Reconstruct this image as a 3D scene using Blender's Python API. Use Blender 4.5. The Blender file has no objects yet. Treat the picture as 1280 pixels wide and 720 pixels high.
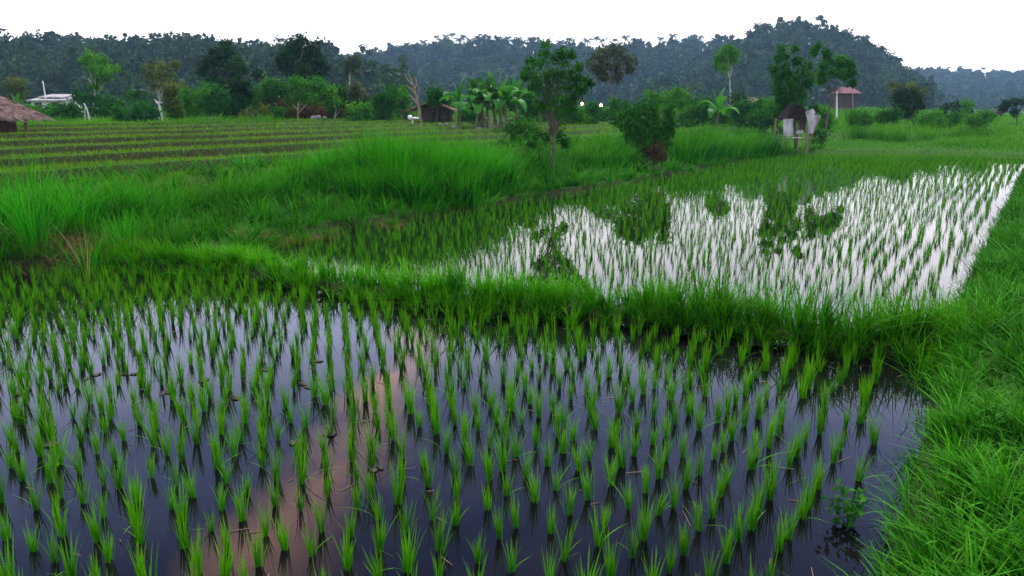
import bpy, math, numpy as np
from math import radians as R

# ------------------------------------------------------------------ basics
rng = np.random.default_rng(7)
scn = bpy.context.scene
COL = scn.collection
F, CX, CY, HZ = 950.0, 640.0, 360.0, 136.0       # camera: focal length and horizon of the view
H = 2.0
PITCH = math.atan((CY - HZ) / F)
cp, sp = math.cos(PITCH), math.sin(PITCH)

def ray(px, py):
    a, b = (px - CX) / F, (py - CY) / F
    return np.array([a, cp - b * sp, -sp - b * cp])
def g(px, py, z=0.0):
    d = ray(px, py); k = (z - H) / d[2]
    return np.array([d[0] * k, d[1] * k])
def at(px, py, Y):
    d = ray(px, py); k = Y / d[1]
    return np.array([d[0] * k, Y, H + d[2] * k])

def sm(a, b, x):
    t = np.clip((x - a) / (b - a), 0, 1); return t * t * (3 - 2 * t)
_perm = np.random.default_rng(3).random((256, 256))
def noise(x, y):
    x = np.asarray(x, float); y = np.asarray(y, float)
    xi, yi = np.floor(x).astype(int), np.floor(y).astype(int); fx, fy = x - xi, y - yi
    fx, fy = fx * fx * (3 - 2 * fx), fy * fy * (3 - 2 * fy)
    P = lambda i, j: _perm[i & 255, j & 255]
    return (P(xi, yi) * (1 - fx) + P(xi + 1, yi) * fx) * (1 - fy) + (P(xi, yi + 1) * (1 - fx) + P(xi + 1, yi + 1) * fx) * fy
def fbm(x, y):
    return 0.55 * noise(x, y) + 0.3 * noise(2.1 * x + 7, 2.1 * y + 3) + 0.15 * noise(4.3 * x, 4.3 * y + 11)

# ------------------------------------------------------------------ mesh accumulator
class Acc:
    def __init__(self): self.v, self.f, self.t, self.o, self.n = [], [], [], [], 0
    def add(self, V, Fc, t=None, tone=None):
        V = np.asarray(V, float).reshape(-1, 3); Fc = np.asarray(Fc, int).reshape(-1, 4)
        self.v.append(V); self.f.append(Fc + self.n)
        self.t.append(np.zeros(len(V)) if t is None else np.asarray(t, float).ravel()); self.o.append(np.full(len(V), .5) if tone is None else np.broadcast_to(tone, (len(V),))); self.n += len(V)
    def mesh(self, name, mats, smooth=True):
        V = np.concatenate(self.v); Q = np.concatenate(self.f); T = np.concatenate(self.t)
        me = bpy.data.meshes.new(name)
        me.vertices.add(len(V)); me.vertices.foreach_set('co', V.ravel())
        tri = Q[:, 2] == Q[:, 3]
        cnt = np.where(tri, 3, 4); start = np.concatenate([[0], np.cumsum(cnt)[:-1]])
        keep = np.ones(Q.shape, bool); keep[tri, 3] = False
        loops = Q[keep]
        me.loops.add(len(loops)); me.loops.foreach_set('vertex_index', loops)
        me.polygons.add(len(Q)); me.polygons.foreach_set('loop_start', start)
        me.polygons.foreach_set('use_smooth', np.full(len(Q), smooth))
        at_ = me.attributes.new('along', 'FLOAT', 'POINT'); at_.data.foreach_set('value', T)
        at_ = me.attributes.new('tone', 'FLOAT', 'POINT'); at_.data.foreach_set('value', np.concatenate(self.o))
        for m in (mats if isinstance(mats, (list, tuple)) else [mats]): me.materials.append(m)
        me.update(calc_edges=True); me.validate()
        return me

def tag(o, label=None, cat=None, group=None, kind=None):
    if label: o['label'] = label
    if cat: o['category'] = cat
    if group: o['group'] = group
    if kind: o['kind'] = kind
    return o
def obj(name, acc, mat, parent=None, loc=None, smooth=True):
    me = acc.mesh(name, mat, smooth) if isinstance(acc, Acc) else acc
    o = bpy.data.objects.new(name, me); COL.objects.link(o)
    if parent: o.parent = parent
    if loc is not None: o.location = loc
    return o
def empty(name, loc, label, cat, group=None, rz=0):
    o = bpy.data.objects.new(name, None); COL.objects.link(o); o.empty_display_size = 0.2
    o.location = loc; o.rotation_euler = (0, 0, rz)
    return tag(o, label, cat, group)
def copy_tree(o, parent=None):
    c = o.copy(); COL.objects.link(c)
    if parent: c.parent = parent
    for ch in list(o.children): copy_tree(ch, c)
    return c

# ------------------------------------------------------------------ shapes
def blades(acc, P, h, az, lean, bend, w, nseg, twist=0.5, r=rng, tone=None):
    P = np.asarray(P, float).reshape(-1, 3); N = len(P)
    B = lambda a: np.broadcast_to(np.asarray(a, float), (N,))[:, None]
    h, az, lean, bend, w = B(h), B(az), B(lean), B(bend), B(w)
    t = np.linspace(0, 1, nseg + 1)[None]
    hor = h * (lean * t + bend * t ** 2); ver = h * t * (1 - 0.45 * np.abs(bend) * t)
    tw = az + r.normal(0, twist, (N, 1))
    c = np.stack([P[:, 0:1] + np.cos(az) * hor, P[:, 1:2] + np.sin(az) * hor, P[:, 2:3] + ver], -1)
    wd = 0.5 * w * (0.55 + 0.45 * np.minimum(1, 3 * t)) * (np.maximum(1 - t, 0) ** 0.75 + 0.03)
    s = np.stack([-np.sin(tw), np.cos(tw), 0 * tw], -1) * wd[..., None]
    V = np.stack([c - s, c + s], 2)                     # N, k, 2, 3
    k = nseg + 1
    base = (np.arange(N) * k * 2)[:, None] + (np.arange(nseg) * 2)[None]
    Q = np.stack([base, base + 1, base + 3, base + 2], -1)
    acc.add(V, Q, np.broadcast_to(t[..., None], (N, k, 2)), None if tone is None else np.repeat(np.broadcast_to(tone, (N,)), k * 2))

def leaves(acc, C, size, r=rng, droop=0.3, aspect=0.5, out=None, tone=None):
    C = np.asarray(C, float); N = len(C)
    a = r.normal(size=(N, 3)); a /= np.linalg.norm(a, axis=1)[:, None]
    if out is not None: a += out
    a[:, 2] -= droop; a /= np.linalg.norm(a, axis=1)[:, None]
    b = np.cross(a, r.normal(size=(N, 3))); b /= np.linalg.norm(b, axis=1)[:, None] + 1e-9
    n = np.cross(a, b)
    s = (size * r.uniform(0.6, 1.3, N))[:, None]
    V = np.stack([C - a * s * .5, C + b * s * aspect * .5 + n * s * .1, C + a * s * .5, C - b * s * aspect * .5 + n * s * .1], 1)
    i = (np.arange(N) * 4)[:, None]
    acc.add(V, i + np.arange(4)[None], np.tile([0, .5, 1, .5], N), tone)

def tube(acc, pts, rad, sides=7, cap=True):
    pts = np.asarray(pts, float); k = len(pts); rad = np.broadcast_to(rad, (k,))
    d = np.gradient(pts, axis=0); d /= np.linalg.norm(d, axis=1)[:, None] + 1e-9
    ref = np.array([0.31, 0.95, 0.05]) if abs(d[:, 2]).mean() > .6 else np.array([0.02, 0.1, 1.])
    u = np.cross(d, ref); u /= np.linalg.norm(u, axis=1)[:, None]; v = np.cross(d, u)
    a = np.linspace(0, 2 * np.pi, sides, endpoint=False)
    V = pts[:, None] + rad[:, None, None] * (u[:, None] * np.cos(a)[None, :, None] + v[:, None] * np.sin(a)[None, :, None])
    i = (np.arange(k - 1) * sides)[:, None]; j = np.arange(sides)[None]; j2 = (j + 1) % sides
    acc.add(V, np.stack([i + j, i + j2, i + sides + j2, i + sides + j], -1))
    if cap:
        for e, c in ((0, pts[0]), (k - 1, pts[-1])):
            ring = V[e]; vs = np.vstack([ring, c[None]])
            acc.add(vs, [[m, (m + 1) % sides, sides, sides] for m in range(sides)])

def curve(p, q, k=6, sag=0.0, wob=0.0, r=rng):
    t = np.linspace(0, 1, k)[:, None]; c = np.asarray(p) * (1 - t) + np.asarray(q) * t
    c[:, 2] += sag * np.sin(np.pi * t[:, 0])
    if wob: c[1:-1] += r.normal(0, wob, (k - 2, 3))
    return c

def box(acc, c, s, rz=0.0, rx=0.0, ry=0.0, taper=1.0):
    c = np.asarray(c, float); x, y, z = np.asarray(s, float) / 2
    b = min(x, y, z) * 0.25
    V = []
    for zz, k in ((-z, b), (-z + b, 0), (z - b, 0), (z, b)):
        tp = 1 + (taper - 1) * (zz + z) / (2 * z)
        for sx, sy in ((-1, -1), (1, -1), (1, 1), (-1, 1)): V.append((sx * (x - k) * tp, sy * (y - k) * tp, zz))
    V = np.array(V)
    def rot(V, a, i, j):
        V = V.copy(); p, q = V[:, i].copy(), V[:, j].copy()
        V[:, i] = p * math.cos(a) - q * math.sin(a); V[:, j] = p * math.sin(a) + q * math.cos(a); return V
    V = rot(V, rx, 1, 2); V = rot(V, ry, 2, 0); V = rot(V, rz, 0, 1)
    Q = [[3, 2, 1, 0], [12, 13, 14, 15]]
    for l in range(3):
        for m in range(4): Q.append([l * 4 + m, l * 4 + (m + 1) % 4, l * 4 + 4 + (m + 1) % 4, l * 4 + 4 + m])
    acc.add(V + c, Q)

def rock(acc, c, s, r):
    n, m = 9, 6; V = []
    for i in range(m + 1):
        ph = math.pi * i / m
        for j in range(n):
            th = 2 * math.pi * j / n
            q = 1 + r.uniform(-.22, .22)
            V.append((c[0] + s[0] * q * math.sin(ph) * math.cos(th), c[1] + s[1] * q * math.sin(ph) * math.sin(th), c[2] + s[2] * q * math.cos(ph)))
    Q = [[i * n + j, i * n + (j + 1) % n, (i + 1) * n + (j + 1) % n, (i + 1) * n + j] for i in range(m) for j in range(n)]
    acc.add(V, Q)

# ------------------------------------------------------------------ materials
def newmat(name):
    m = bpy.data.materials.new(name); m.use_nodes = True; nt = m.node_tree; nt.nodes.clear()
    out = nt.nodes.new('ShaderNodeOutputMaterial')
    return m, nt, nt.nodes.new, nt.links.new, out
def ramp(nt, cols):
    r = nt.nodes.new('ShaderNodeValToRGB'); e = r.color_ramp.elements
    while len(e) < len(cols): e.new(0.5)
    for el, (p, c) in zip(e, cols): el.position = p; el.color = (*c, 1)
    return r
def leafmat(name, dark, mid, light, tip=None, trans=0.24, rough=0.6, spec=0.05, patch=1.5, tipw=0.5, tone=False):
    """leaf or blade: every blade its own tone, broad patches of tone, yellower tips"""
    m, nt, N, L, out = newmat(name)
    geo = N('ShaderNodeNewGeometry'); tc = N('ShaderNodeTexCoord')
    nz = N('ShaderNodeTexNoise'); nz.inputs['Scale'].default_value = patch; nz.inputs['Detail'].default_value = 3
    L(geo.outputs['Position'], nz.inputs['Vector'])
    ta = N('ShaderNodeAttribute'); ta.attribute_name = 'tone'
    ad = N('ShaderNodeMath'); ad.operation = 'MULTIPLY_ADD'; L(geo.outputs['Random Per Island'], ad.inputs[0]); ad.inputs[1].default_value = .25 if tone else .45
    s2 = N('ShaderNodeMath'); s2.operation = 'MULTIPLY_ADD'; L(nz.outputs['Fac'], s2.inputs[0]); s2.inputs[1].default_value = .25 if tone else .7; s2.inputs[2].default_value = -.12 if tone else -.42
    s3 = N('ShaderNodeMath'); s3.operation = 'MULTIPLY_ADD'; L(ta.outputs['Fac'], s3.inputs[0]); s3.inputs[1].default_value = .8 if tone else .55; L(s2.outputs[0], s3.inputs[2])
    L(s3.outputs[0], ad.inputs[2])
    rp = ramp(nt, [(0.1, dark), (0.5, mid), (0.95, light)]); L(ad.outputs[0], rp.inputs['Fac'])
    col = rp.outputs['Color']
    if tip:
        an = N('ShaderNodeAttribute'); an.attribute_name = 'along'
        mr = N('ShaderNodeMapRange'); mr.inputs['From Min'].default_value = 0.35; mr.inputs['To Max'].default_value = tipw
        L(an.outputs['Fac'], mr.inputs['Value'])
        mx = N('ShaderNodeMix'); mx.data_type = 'RGBA'; L(mr.outputs[0], mx.inputs['Factor']); L(col, mx.inputs['A']); mx.inputs['B'].default_value = (*tip, 1)
        col = mx.outputs['Result']
    p = N('ShaderNodeBsdfPrincipled'); L(col, p.inputs['Base Color']); p.inputs['Roughness'].default_value = rough
    p.inputs['Specular IOR Level'].default_value = spec
    tr = N('ShaderNodeBsdfTranslucent'); hs = N('ShaderNodeMix'); hs.data_type = 'RGBA'; hs.blend_type = 'MULTIPLY'; hs.inputs['Factor'].default_value = 1
    L(col, hs.inputs['A']); hs.inputs['B'].default_value = (1.25, 1.25, 0.6, 1); L(hs.outputs['Result'], tr.inputs['Color'])
    mix = N('ShaderNodeMixShader'); mix.inputs['Fac'].default_value = trans
    L(p.outputs[0], mix.inputs[1]); L(tr.outputs[0], mix.inputs[2]); L(mix.outputs[0], out.inputs['Surface'])
    return m
def plain(name, c1, c2, scale=6.0, rough=0.85, stretch=(1, 1, 1), bump=0.3, spec=0.2):
    m, nt, N, L, out = newmat(name)
    tc = N('ShaderNodeTexCoord'); mp = N('ShaderNodeMapping'); mp.inputs['Scale'].default_value = stretch
    L(tc.outputs['Object'], mp.inputs['Vector'])
    nz = N('ShaderNodeTexNoise'); nz.inputs['Scale'].default_value = scale; nz.inputs['Detail'].default_value = 6; L(mp.outputs[0], nz.inputs['Vector'])
    rp = ramp(nt, [(0.3, c1), (0.7, c2)]); L(nz.outputs['Fac'], rp.inputs['Fac'])
    p = N('ShaderNodeBsdfPrincipled'); L(rp.outputs['Color'], p.inputs['Base Color']); p.inputs['Roughness'].default_value = rough
    p.inputs['Specular IOR Level'].default_value = spec
    b = N('ShaderNodeBump'); b.inputs['Strength'].default_value = bump; b.inputs['Distance'].default_value = 0.02; L(nz.outputs['Fac'], b.inputs['Height']); L(b.outputs[0], p.inputs['Normal'])
    L(p.outputs[0], out.inputs['Surface'])
    return m
def emit(name, c, s):
    m, nt, N, L, out = newmat(name)
    e = N('ShaderNodeEmission'); e.inputs[0].default_value = (*c, 1); e.inputs[1].default_value = s; L(e.outputs[0], out.inputs['Surface']); return m

M = {}
M['rice'] = leafmat('rice_leaf', (.012, .10, .001), (.04, .25, .002), (.11, .38, .004), tip=(.2, .42, .005), patch=0.8, tipw=.45)
M['bank'] = leafmat('bank_grass_blade', (.002, .035, .001), (.011, .15, .001), (.05, .30, .002), tip=(.09, .34, .003), patch=2.2, trans=.18, spec=.1)
M['dyke'] = leafmat('dyke_grass_blade', (.003, .05, .001), (.018, .2, .001), (.085, .37, .003), tip=(.14, .40, .004), patch=2.6, trans=.2)
M['wild'] = leafmat('wild_grass_blade', (.002, .035, .001), (.008, .14, .002), (.055, .30, .004), tip=(.09, .32, .005), patch=0.7)
M['tall'] = leafmat('tall_grass_blade', (.002, .04, .001), (.008, .20, .003), (.045, .36, .005), tip=(.08, .38, .006), patch=0.9)
M['terrace'] = leafmat('terrace_grass_blade', (.035, .12, .003), (.085, .21, .005), (.18, .31, .008), tip=(.22, .32, .01), patch=0.45)
M['field'] = leafmat('field_grass_blade', (.012, .10, .003), (.04, .2, .003), (.10, .33, .005), tip=(.14, .34, .006), patch=0.15)
M['dry'] = leafmat('dry_grass_blade', (.09, .05, .025), (.2, .13, .06), (.36, .27, .13), trans=.2, patch=2)
M['witherleaf'] = leafmat('withered_leaf', (.02, .02, .006), (.06, .035, .015), (.12, .075, .03), patch=2)
M['darkleaf'] = leafmat('dark_leaf', (.003, .018, .004), (.007, .038, .006), (.02, .07, .008), patch=.6, trans=.2)
M['midleaf'] = leafmat('mid_leaf', (.008, .06, .008), (.02, .12, .01), (.05, .19, .012), patch=.7)
M['brightleaf'] = leafmat('bright_leaf', (.02, .11, .006), (.045, .2, .008), (.11, .29, .012), patch=.7)
M['oliveleaf'] = leafmat('olive_leaf', (.04, .07, .012), (.08, .11, .016), (.16, .17, .02), patch=.7)
M['greyleaf'] = leafmat('grey_leaf', (.03, .05, .025), (.06, .08, .04), (.1, .12, .06), patch=.7)
M['banana'] = leafmat('banana_leaf', (.015, .1, .012), (.04, .19, .02), (.13, .3, .05), patch=1.2, trans=.4, rough=.4)
M['forest'] = leafmat('forest_leaf', (.004, .017, .008), (.012, .042, .016), (.035, .07, .02), patch=.05, trans=.15, tone=True)
M['bark'] = plain('bark', (.045, .038, .028), (.15, .125, .095), 9, stretch=(1, 1, .25))
M['palebark'] = plain('pale_bark', (.2, .18, .14), (.5, .46, .38), 9, stretch=(1, 1, .3))
M['deadwood'] = plain('dead_wood', (.12, .08, .055), (.3, .22, .16), 8, stretch=(1, 1, .3))
M['bananastem'] = plain('banana_stem', (.05, .05, .025), (.16, .15, .08), 9, stretch=(1, 1, .3))
M['thatch'] = plain('thatch', (.09, .055, .05), (.26, .17, .15), 14, stretch=(1, .15, 1))
M['darkthatch'] = plain('dark_thatch', (.006, .005, .005), (.03, .024, .02), 14, stretch=(1, .2, 1))
M['wallwood'] = plain('wall_wood', (.03, .02, .016), (.1, .065, .05), 7, stretch=(4, 4, .3))
M['tile'] = plain('roof_tile', (.12, .055, .04), (.26, .13, .09), 5)
M['redroof'] = plain('red_roof', (.10, .035, .05), (.19, .075, .09), 4)
M['white'] = plain('white_paint', (.55, .54, .52), (.8, .79, .77), 3, bump=.05)
M['sheet'] = plain('weathered_sheet', (.09, .08, .08), (.5, .48, .48), 3.2, stretch=(1, 1, .4), bump=.2)
M['stone'] = plain('stone', (.06, .06, .055), (.22, .22, .21), 6)
M['barrel'] = plain('barrel_plastic', (.01, .015, .04), (.02, .03, .07), 3, rough=.45)
M['metal'] = plain('lamp_metal', (.2, .2, .2), (.35, .35, .36), 5, rough=.5)
M['mud'] = plain('mud', (.012, .009, .007), (.045, .033, .024), 12, rough=.6)
M['bulb'] = emit('lamp_glow', (1, .62, .25), 14)

def groundmat():
    m, nt, N, L, out = newmat('soil_and_turf')
    geo = N('ShaderNodeNewGeometry'); sx = N('ShaderNodeSeparateXYZ'); L(geo.outputs['Normal'], sx.inputs[0])
    n1 = N('ShaderNodeTexNoise'); n1.inputs['Scale'].default_value = 1.1; n1.inputs['Detail'].default_value = 8; L(geo.outputs['Position'], n1.inputs['Vector'])
    n2 = N('ShaderNodeTexNoise'); n2.inputs['Scale'].default_value = 14; n2.inputs['Detail'].default_value = 6; L(geo.outputs['Position'], n2.inputs['Vector'])
    turf = ramp(nt, [(.3, (.012, .05, .005)), (.55, (.03, .1, .007)), (.75, (.07, .13, .012))]); L(n1.outputs['Fac'], turf.inputs['Fac'])
    soil = ramp(nt, [(.3, (.007, .009, .003)), (.5, (.019, .021, .006)), (.7, (.014, .05, .004))]); L(n2.outputs['Fac'], soil.inputs['Fac'])
    ad = N('ShaderNodeMath'); ad.operation = 'MULTIPLY_ADD'; L(n1.outputs['Fac'], ad.inputs[0]); ad.inputs[1].default_value = -.22; L(sx.outputs['Z'], ad.inputs[2])
    mr = N('ShaderNodeMapRange'); mr.inputs['From Min'].default_value = .80; mr.inputs['From Max'].default_value = .89; L(ad.outputs[0], mr.inputs['Value'])
    mx = N('ShaderNodeMix'); mx.data_type = 'RGBA'; L(mr.outputs[0], mx.inputs['Factor']); L(soil.outputs['Color'], mx.inputs['A']); L(turf.outputs['Color'], mx.inputs['B'])
    p = N('ShaderNodeBsdfPrincipled'); p.inputs['Roughness'].default_value = .95; p.inputs['Specular IOR Level'].default_value = .1
    L(mx.outputs['Result'], p.inputs['Base Color'])
    b = N('ShaderNodeBump'); b.inputs['Strength'].default_value = .7; b.inputs['Distance'].default_value = .04; L(n2.outputs['Fac'], b.inputs['Height']); L(b.outputs[0], p.inputs['Normal'])
    L(p.outputs[0], out.inputs['Surface']); return m
M['ground'] = groundmat()
def watermat():
    m, nt, N, L, out = newmat('paddy_water')
    geo = N('ShaderNodeNewGeometry')
    n1 = N('ShaderNodeTexNoise'); n1.inputs['Scale'].default_value = 1.6; n1.inputs['Detail'].default_value = 3; L(geo.outputs['Position'], n1.inputs['Vector'])
    n2 = N('ShaderNodeTexNoise'); n2.inputs['Scale'].default_value = 2.5; n2.inputs['Detail'].default_value = 5; L(geo.outputs['Position'], n2.inputs['Vector'])
    c = ramp(nt, [(.3, (.002, .002, .003)), (.7, (.006, .005, .005))]); L(n2.outputs['Fac'], c.inputs['Fac'])
    p = N('ShaderNodeBsdfPrincipled'); L(c.outputs['Color'], p.inputs['Base Color']); p.inputs['Roughness'].default_value = .022; p.inputs['IOR'].default_value = 1.333
    b = N('ShaderNodeBump'); b.inputs['Strength'].default_value = .05; b.inputs['Distance'].default_value = .02; L(n1.outputs['Fac'], b.inputs['Height']); L(b.outputs[0], p.inputs['Normal'])
    L(p.outputs[0], out.inputs['Surface']); return m
M['water'] = watermat()
def hillmat():
    m, nt, N, L, out = newmat('hill_scrub')
    geo = N('ShaderNodeNewGeometry')
    n1 = N('ShaderNodeTexNoise'); n1.inputs['Scale'].default_value = .05; n1.inputs['Detail'].default_value = 9; n1.inputs['Roughness'].default_value = .65; L(geo.outputs['Position'], n1.inputs['Vector'])
    c = ramp(nt, [(.3, (.008, .02, .014)), (.6, (.018, .04, .02)), (.8, (.035, .055, .022))]); L(n1.outputs['Fac'], c.inputs['Fac'])
    p = N('ShaderNodeBsdfPrincipled'); L(c.outputs['Color'], p.inputs['Base Color']); p.inputs['Roughness'].default_value = .95; p.inputs['Specular IOR Level'].default_value = .05
    L(p.outputs[0], out.inputs['Surface']); return m
M['hill'] = hillmat()

# ------------------------------------------------------------------ land layout
DV = np.array([0.54, 0.8417]); DV /= np.linalg.norm(DV); NV = np.array([-DV[1], DV[0]])   # field direction and its left normal
front = [g(*p) for p in [(1152, 452), (1060, 447), (1000, 440), (930, 428), (850, 416), (740, 406), (640, 398), (540, 388), (450, 377), (330, 358), (200, 346), (100, 340), (0, 347), (-150, 352)]]
right = [g(*p) for p in [(1020, 830), (1092, 660), (1128, 545), (1152, 452)]]
NEAR = np.array([np.array([-6.5, .9]), np.array([1.0, .9])] + right[0:3] + front + [np.array([-10.5, 6.0])])
ZF = 0.05
back = [p + np.array([.10, .52]) for p in front[:10]]
FAR = np.array(back[::-1] + [g(*p, ZF) for p in [(1176, 378), (1196, 345), (1228, 290), (1263, 228), (1284, 199), (1180, 195), (1080, 194), (1000, 194), (930, 204), (880, 213), (830, 224), (760, 236), (700, 246), (630, 259), (560, 271), (440, 288), (345, 304)]])
def sdist(poly, x, y):
    x = np.asarray(x, float); y = np.asarray(y, float)
    d = np.full(x.shape, 1e9); ins = np.zeros(x.shape, bool)
    for i in range(len(poly)):
        a, b = poly[i], poly[(i + 1) % len(poly)]; e = b - a
        t = np.clip(((x - a[0]) * e[0] + (y - a[1]) * e[1]) / (e @ e), 0, 1)
        d = np.minimum(d, np.hypot(x - a[0] - t * e[0], y - a[1] - t * e[1]))
        if abs(e[1]) > 1e-12:
            c = ((a[1] > y) != (b[1] > y)) & (x < a[0] + (y - a[1]) / e[1] * e[0]); ins ^= c
    return np.where(ins, -d, d)
P0 = g(560, 271, ZF)
def vleft(x, y): return (x - P0[0]) * NV[0] + (y - P0[1]) * NV[1]
def ualong(x, y): return (x - P0[0]) * DV[0] + (y - P0[1]) * DV[1]
TW, T0, TK = 2.5, 3.0, 7
def height(x, y, full=False):
    x = np.asarray(x, float); y = np.asarray(y, float)
    dn, df = sdist(NEAR, x, y), sdist(FAR, x, y); dm = np.minimum(dn, df)
    z = -.12 + .30 * sm(-.05, .32, dm)
    z = z + .05 * (fbm(x * 1.3, y * 1.3) - .5) * sm(.1, .5, dm)
    v = vleft(x, y); lf = sm(.15, 1.6, dm)
    z = z + .30 * sm(.2, 3.0, v) * lf
    vt = (v - T0 + .5 * (noise(ualong(x, y) * .12, v * .05) - .5)) / TW; k = np.clip(np.floor(vt), -1, TK); fr = np.clip(vt - k, 0, 1)
    ter = np.where(vt > 0, .085 * k + .36 * sm(0, .13, fr) - .275 * sm(.3, 1.0, fr), 0)
    ter = np.where(vt > TK + 1, .085 * TK + .085, ter)
    z = z + ter * sm(2.2, 3.6, dm)
    rb = (v < -1) & (dm > 0)
    z = z + np.where(rb, .06 * sm(.2, 1.2, dm), 0)
    z = z + .5 * sm(45, 140, y) + .25 * (fbm(x * .05, y * .05) - .5) * sm(35, 60, y)
    return (z, dn, df, v) if full else z
def hz(x, y): return float(height(np.array([x]), np.array([y]))[0])

def axis(fine_a, fine_b, step, lo, hi, growth=1.12):
    a = list(np.arange(fine_a, fine_b, step)); s = step; x = fine_b
    while x < hi: a.append(x); s *= growth; x += s
    a.append(hi); s = step; x = fine_a - step; pre = []
    while x > lo: pre.append(x); s *= growth; x -= s
    return np.array([lo] + pre[::-1] + a)
xs, ys = axis(-12, 9, .12, -620, 620, 1.055), axis(0, 14, .11, -25, 900, 1.03)
X, Y = np.meshgrid(xs, ys)
Z = height(X, Y)
def sheet(X, Y, Z):
    a = Acc(); ny, nx = X.shape
    i = np.arange((ny - 1))[:, None] * nx + np.arange(nx - 1)[None]
    a.add(np.stack([X, Y, Z], -1), np.stack([i, i + 1, i + nx + 1, i + nx], -1)); return a
tag(obj('ground', sheet(X, Y, Z), M['ground']), 'grassy earth of banks, dykes, terraced beds and fields', kind='structure')
def water(name, poly, z, label):
    x0, y0 = poly.min(0) - .25; x1, y1 = poly.max(0) + .25
    a = Acc(); n = len(poly); c = poly.mean(0)
    # grow the outline a little so the sheet runs into the bank
    gx = np.linspace(x0, x1, 90); gy = np.linspace(y0, y1, 90); XX, YY = np.meshgrid(gx, gy)
    keep = sdist(poly, XX, YY) < .35
    nx = 90; q = []
    for j in range(89):
        for i in range(89):
            if keep[j, i] or keep[j, i + 1] or keep[j + 1, i] or keep[j + 1, i + 1]: q.append([j * nx + i, j * nx + i + 1, (j + 1) * nx + i + 1, (j + 1) * nx + i])
    a.add(np.stack([XX, YY, 0 * XX + z], -1), q)
    return tag(obj(name, a, M['water']), label, kind='structure')
water('near_water', NEAR, 0.0, 'still dark water of the near paddy')
water('far_water', FAR, ZF, 'bright water of the far paddy mirroring the sky')

# ------------------------------------------------------------------ hills and forest
TOPS = [(-420, 62), (-200, 55), (0, 52), (30, 50), (75, 44), (100, 45), (140, 48), (200, 50), (240, 45), (270, 49), (300, 54), (340, 56), (380, 56), (410, 58), (440, 68), (462, 62), (480, 58), (520, 55), (545, 50), (560, 47), (580, 52), (600, 47), (640, 49), (660, 49), (700, 53), (740, 55), (780, 50), (800, 52), (840, 48), (870, 46), (900, 42), (925, 36), (950, 31), (980, 33), (1010, 33), (1030, 40), (1060, 52), (1075, 60), (1088, 69), (1105, 62), (1120, 70), (1135, 76), (1150, 85), (1180, 88), (1220, 90), (1250, 90), (1280, 87), (1500, 80), (1750, 85)]
TX, TY = np.array(TOPS, float).T
def hill(name, x0, x1, yr, y0, yend, th, fade0, fade1, label, dens, ceil=None, low=.2, off=0, seed=1, crown=4.5):
    """a hill of one ridge; its wood as one mass of trees"""
    r = np.random.default_rng(seed)
    def z(px, Yd):
        top = np.interp(px, TX, TY)
        top = top + off
        if ceil: top = np.maximum(top, np.interp(px, *ceil))
        zr = (HZ - top) / F * yr + H - th
        e = sm(x0, x0 + fade0, px) * (1 - sm(x1 - fade1, x1, px)); zr = 1 + (zr - 1) * e
        t = np.clip((Yd - y0) / (yr - y0), 0, 1)
        up = zr * (.35 * t + .65 * sm(0, 1, t)) + 1.5 * (fbm(px * .02, Yd * .02) - .5) * t
        return np.where(Yd <= yr, up, zr * (1 - .6 * sm(yr, yend, Yd)))
    px = np.linspace(x0, x1, 90); yd = np.linspace(y0, yend, 50); PX, YD = np.meshgrid(px, yd)
    SX = (PX - CX) / F * YD
    o = tag(obj(name, sheet(SX, YD, z(PX, YD) - .6), M['hill']), label, kind='structure')
    s0, s1 = (x0 + fade0 * .3 - CX) / F, (x1 - fade1 * .3 - CX) / F
    N = int(dens * (s1 - s0) * ((yr + 12) ** 2 - (y0 + 10) ** 2) / 2)
    Yd = np.sqrt(r.random(N) * ((yr + 12) ** 2 - (y0 + 10) ** 2) + (y0 + 10) ** 2); ss = r.uniform(s0, s1, N)
    fp = ss * F + CX; zz = z(fp, Yd)
    a = Acc()
    for k in range(N):
        kind = r.random(); hh = th * r.uniform(.55, 1.05) * (1.28 if kind < .1 else 1); rad = crown * np.exp(r.normal(-.15, .32)) * (.6 if kind < .1 else 1); tone = r.random()
        b = np.array([ss[k] * Yd[k], Yd[k], zz[k] - .8])
        n_cl = r.integers(4, 8); cs = []
        for c in range(n_cl):
            an = r.uniform(0, 6.28); q = rad * r.uniform(.15, .75)
            cs.append(b + [math.cos(an) * q, math.sin(an) * q, hh * r.uniform(low, .9)])
        cs.append(b + [0, 0, hh * .92])
        C = []
        for c in cs:
            m = r.integers(22, 34); d = r.normal(size=(m, 3)); d /= np.linalg.norm(d, axis=1)[:, None]
            C.append(c + d * (rad * .46 * r.uniform(.5, 1.05, m))[:, None] * [1, 1, .75])
        leaves(a, np.concatenate(C), max(rad * .25, yr * .0034), r, droop=.2, aspect=.75); a.o[-1] = np.full(len(a.v[-1]), tone)
        tube(a, [b, b + [0, 0, hh * .6]], [.28, .15], 4, False)
    return a, z
forest = []
zA = hill('wooded_hill', -420, 560, 230, 115, 300, 9, 1, 170, 'dark wooded hill behind the left fields', .046, seed=2, crown=4)
zB = hill('far_ridge', 300, 1000, 500, 270, 590, 9, 120, 120, 'hazy blue ridge crossing the middle', .017, seed=3, crown=4.2, off=5)
zC = hill('round_hill', 740, 1190, 360, 200, 440, 10, 230, 130, 'rounded wooded hill on the right', .026, seed=4, crown=4.6)
zD = hill('distant_hills', 1000, 1750, 760, 420, 830, 9, 100, 1, 'lowest and most distant hazy ridge', .006, ceil=([1000, 1120, 1150, 1300], [80, 88, 88, 86]), seed=5, crown=5)
allf = Acc()
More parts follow.
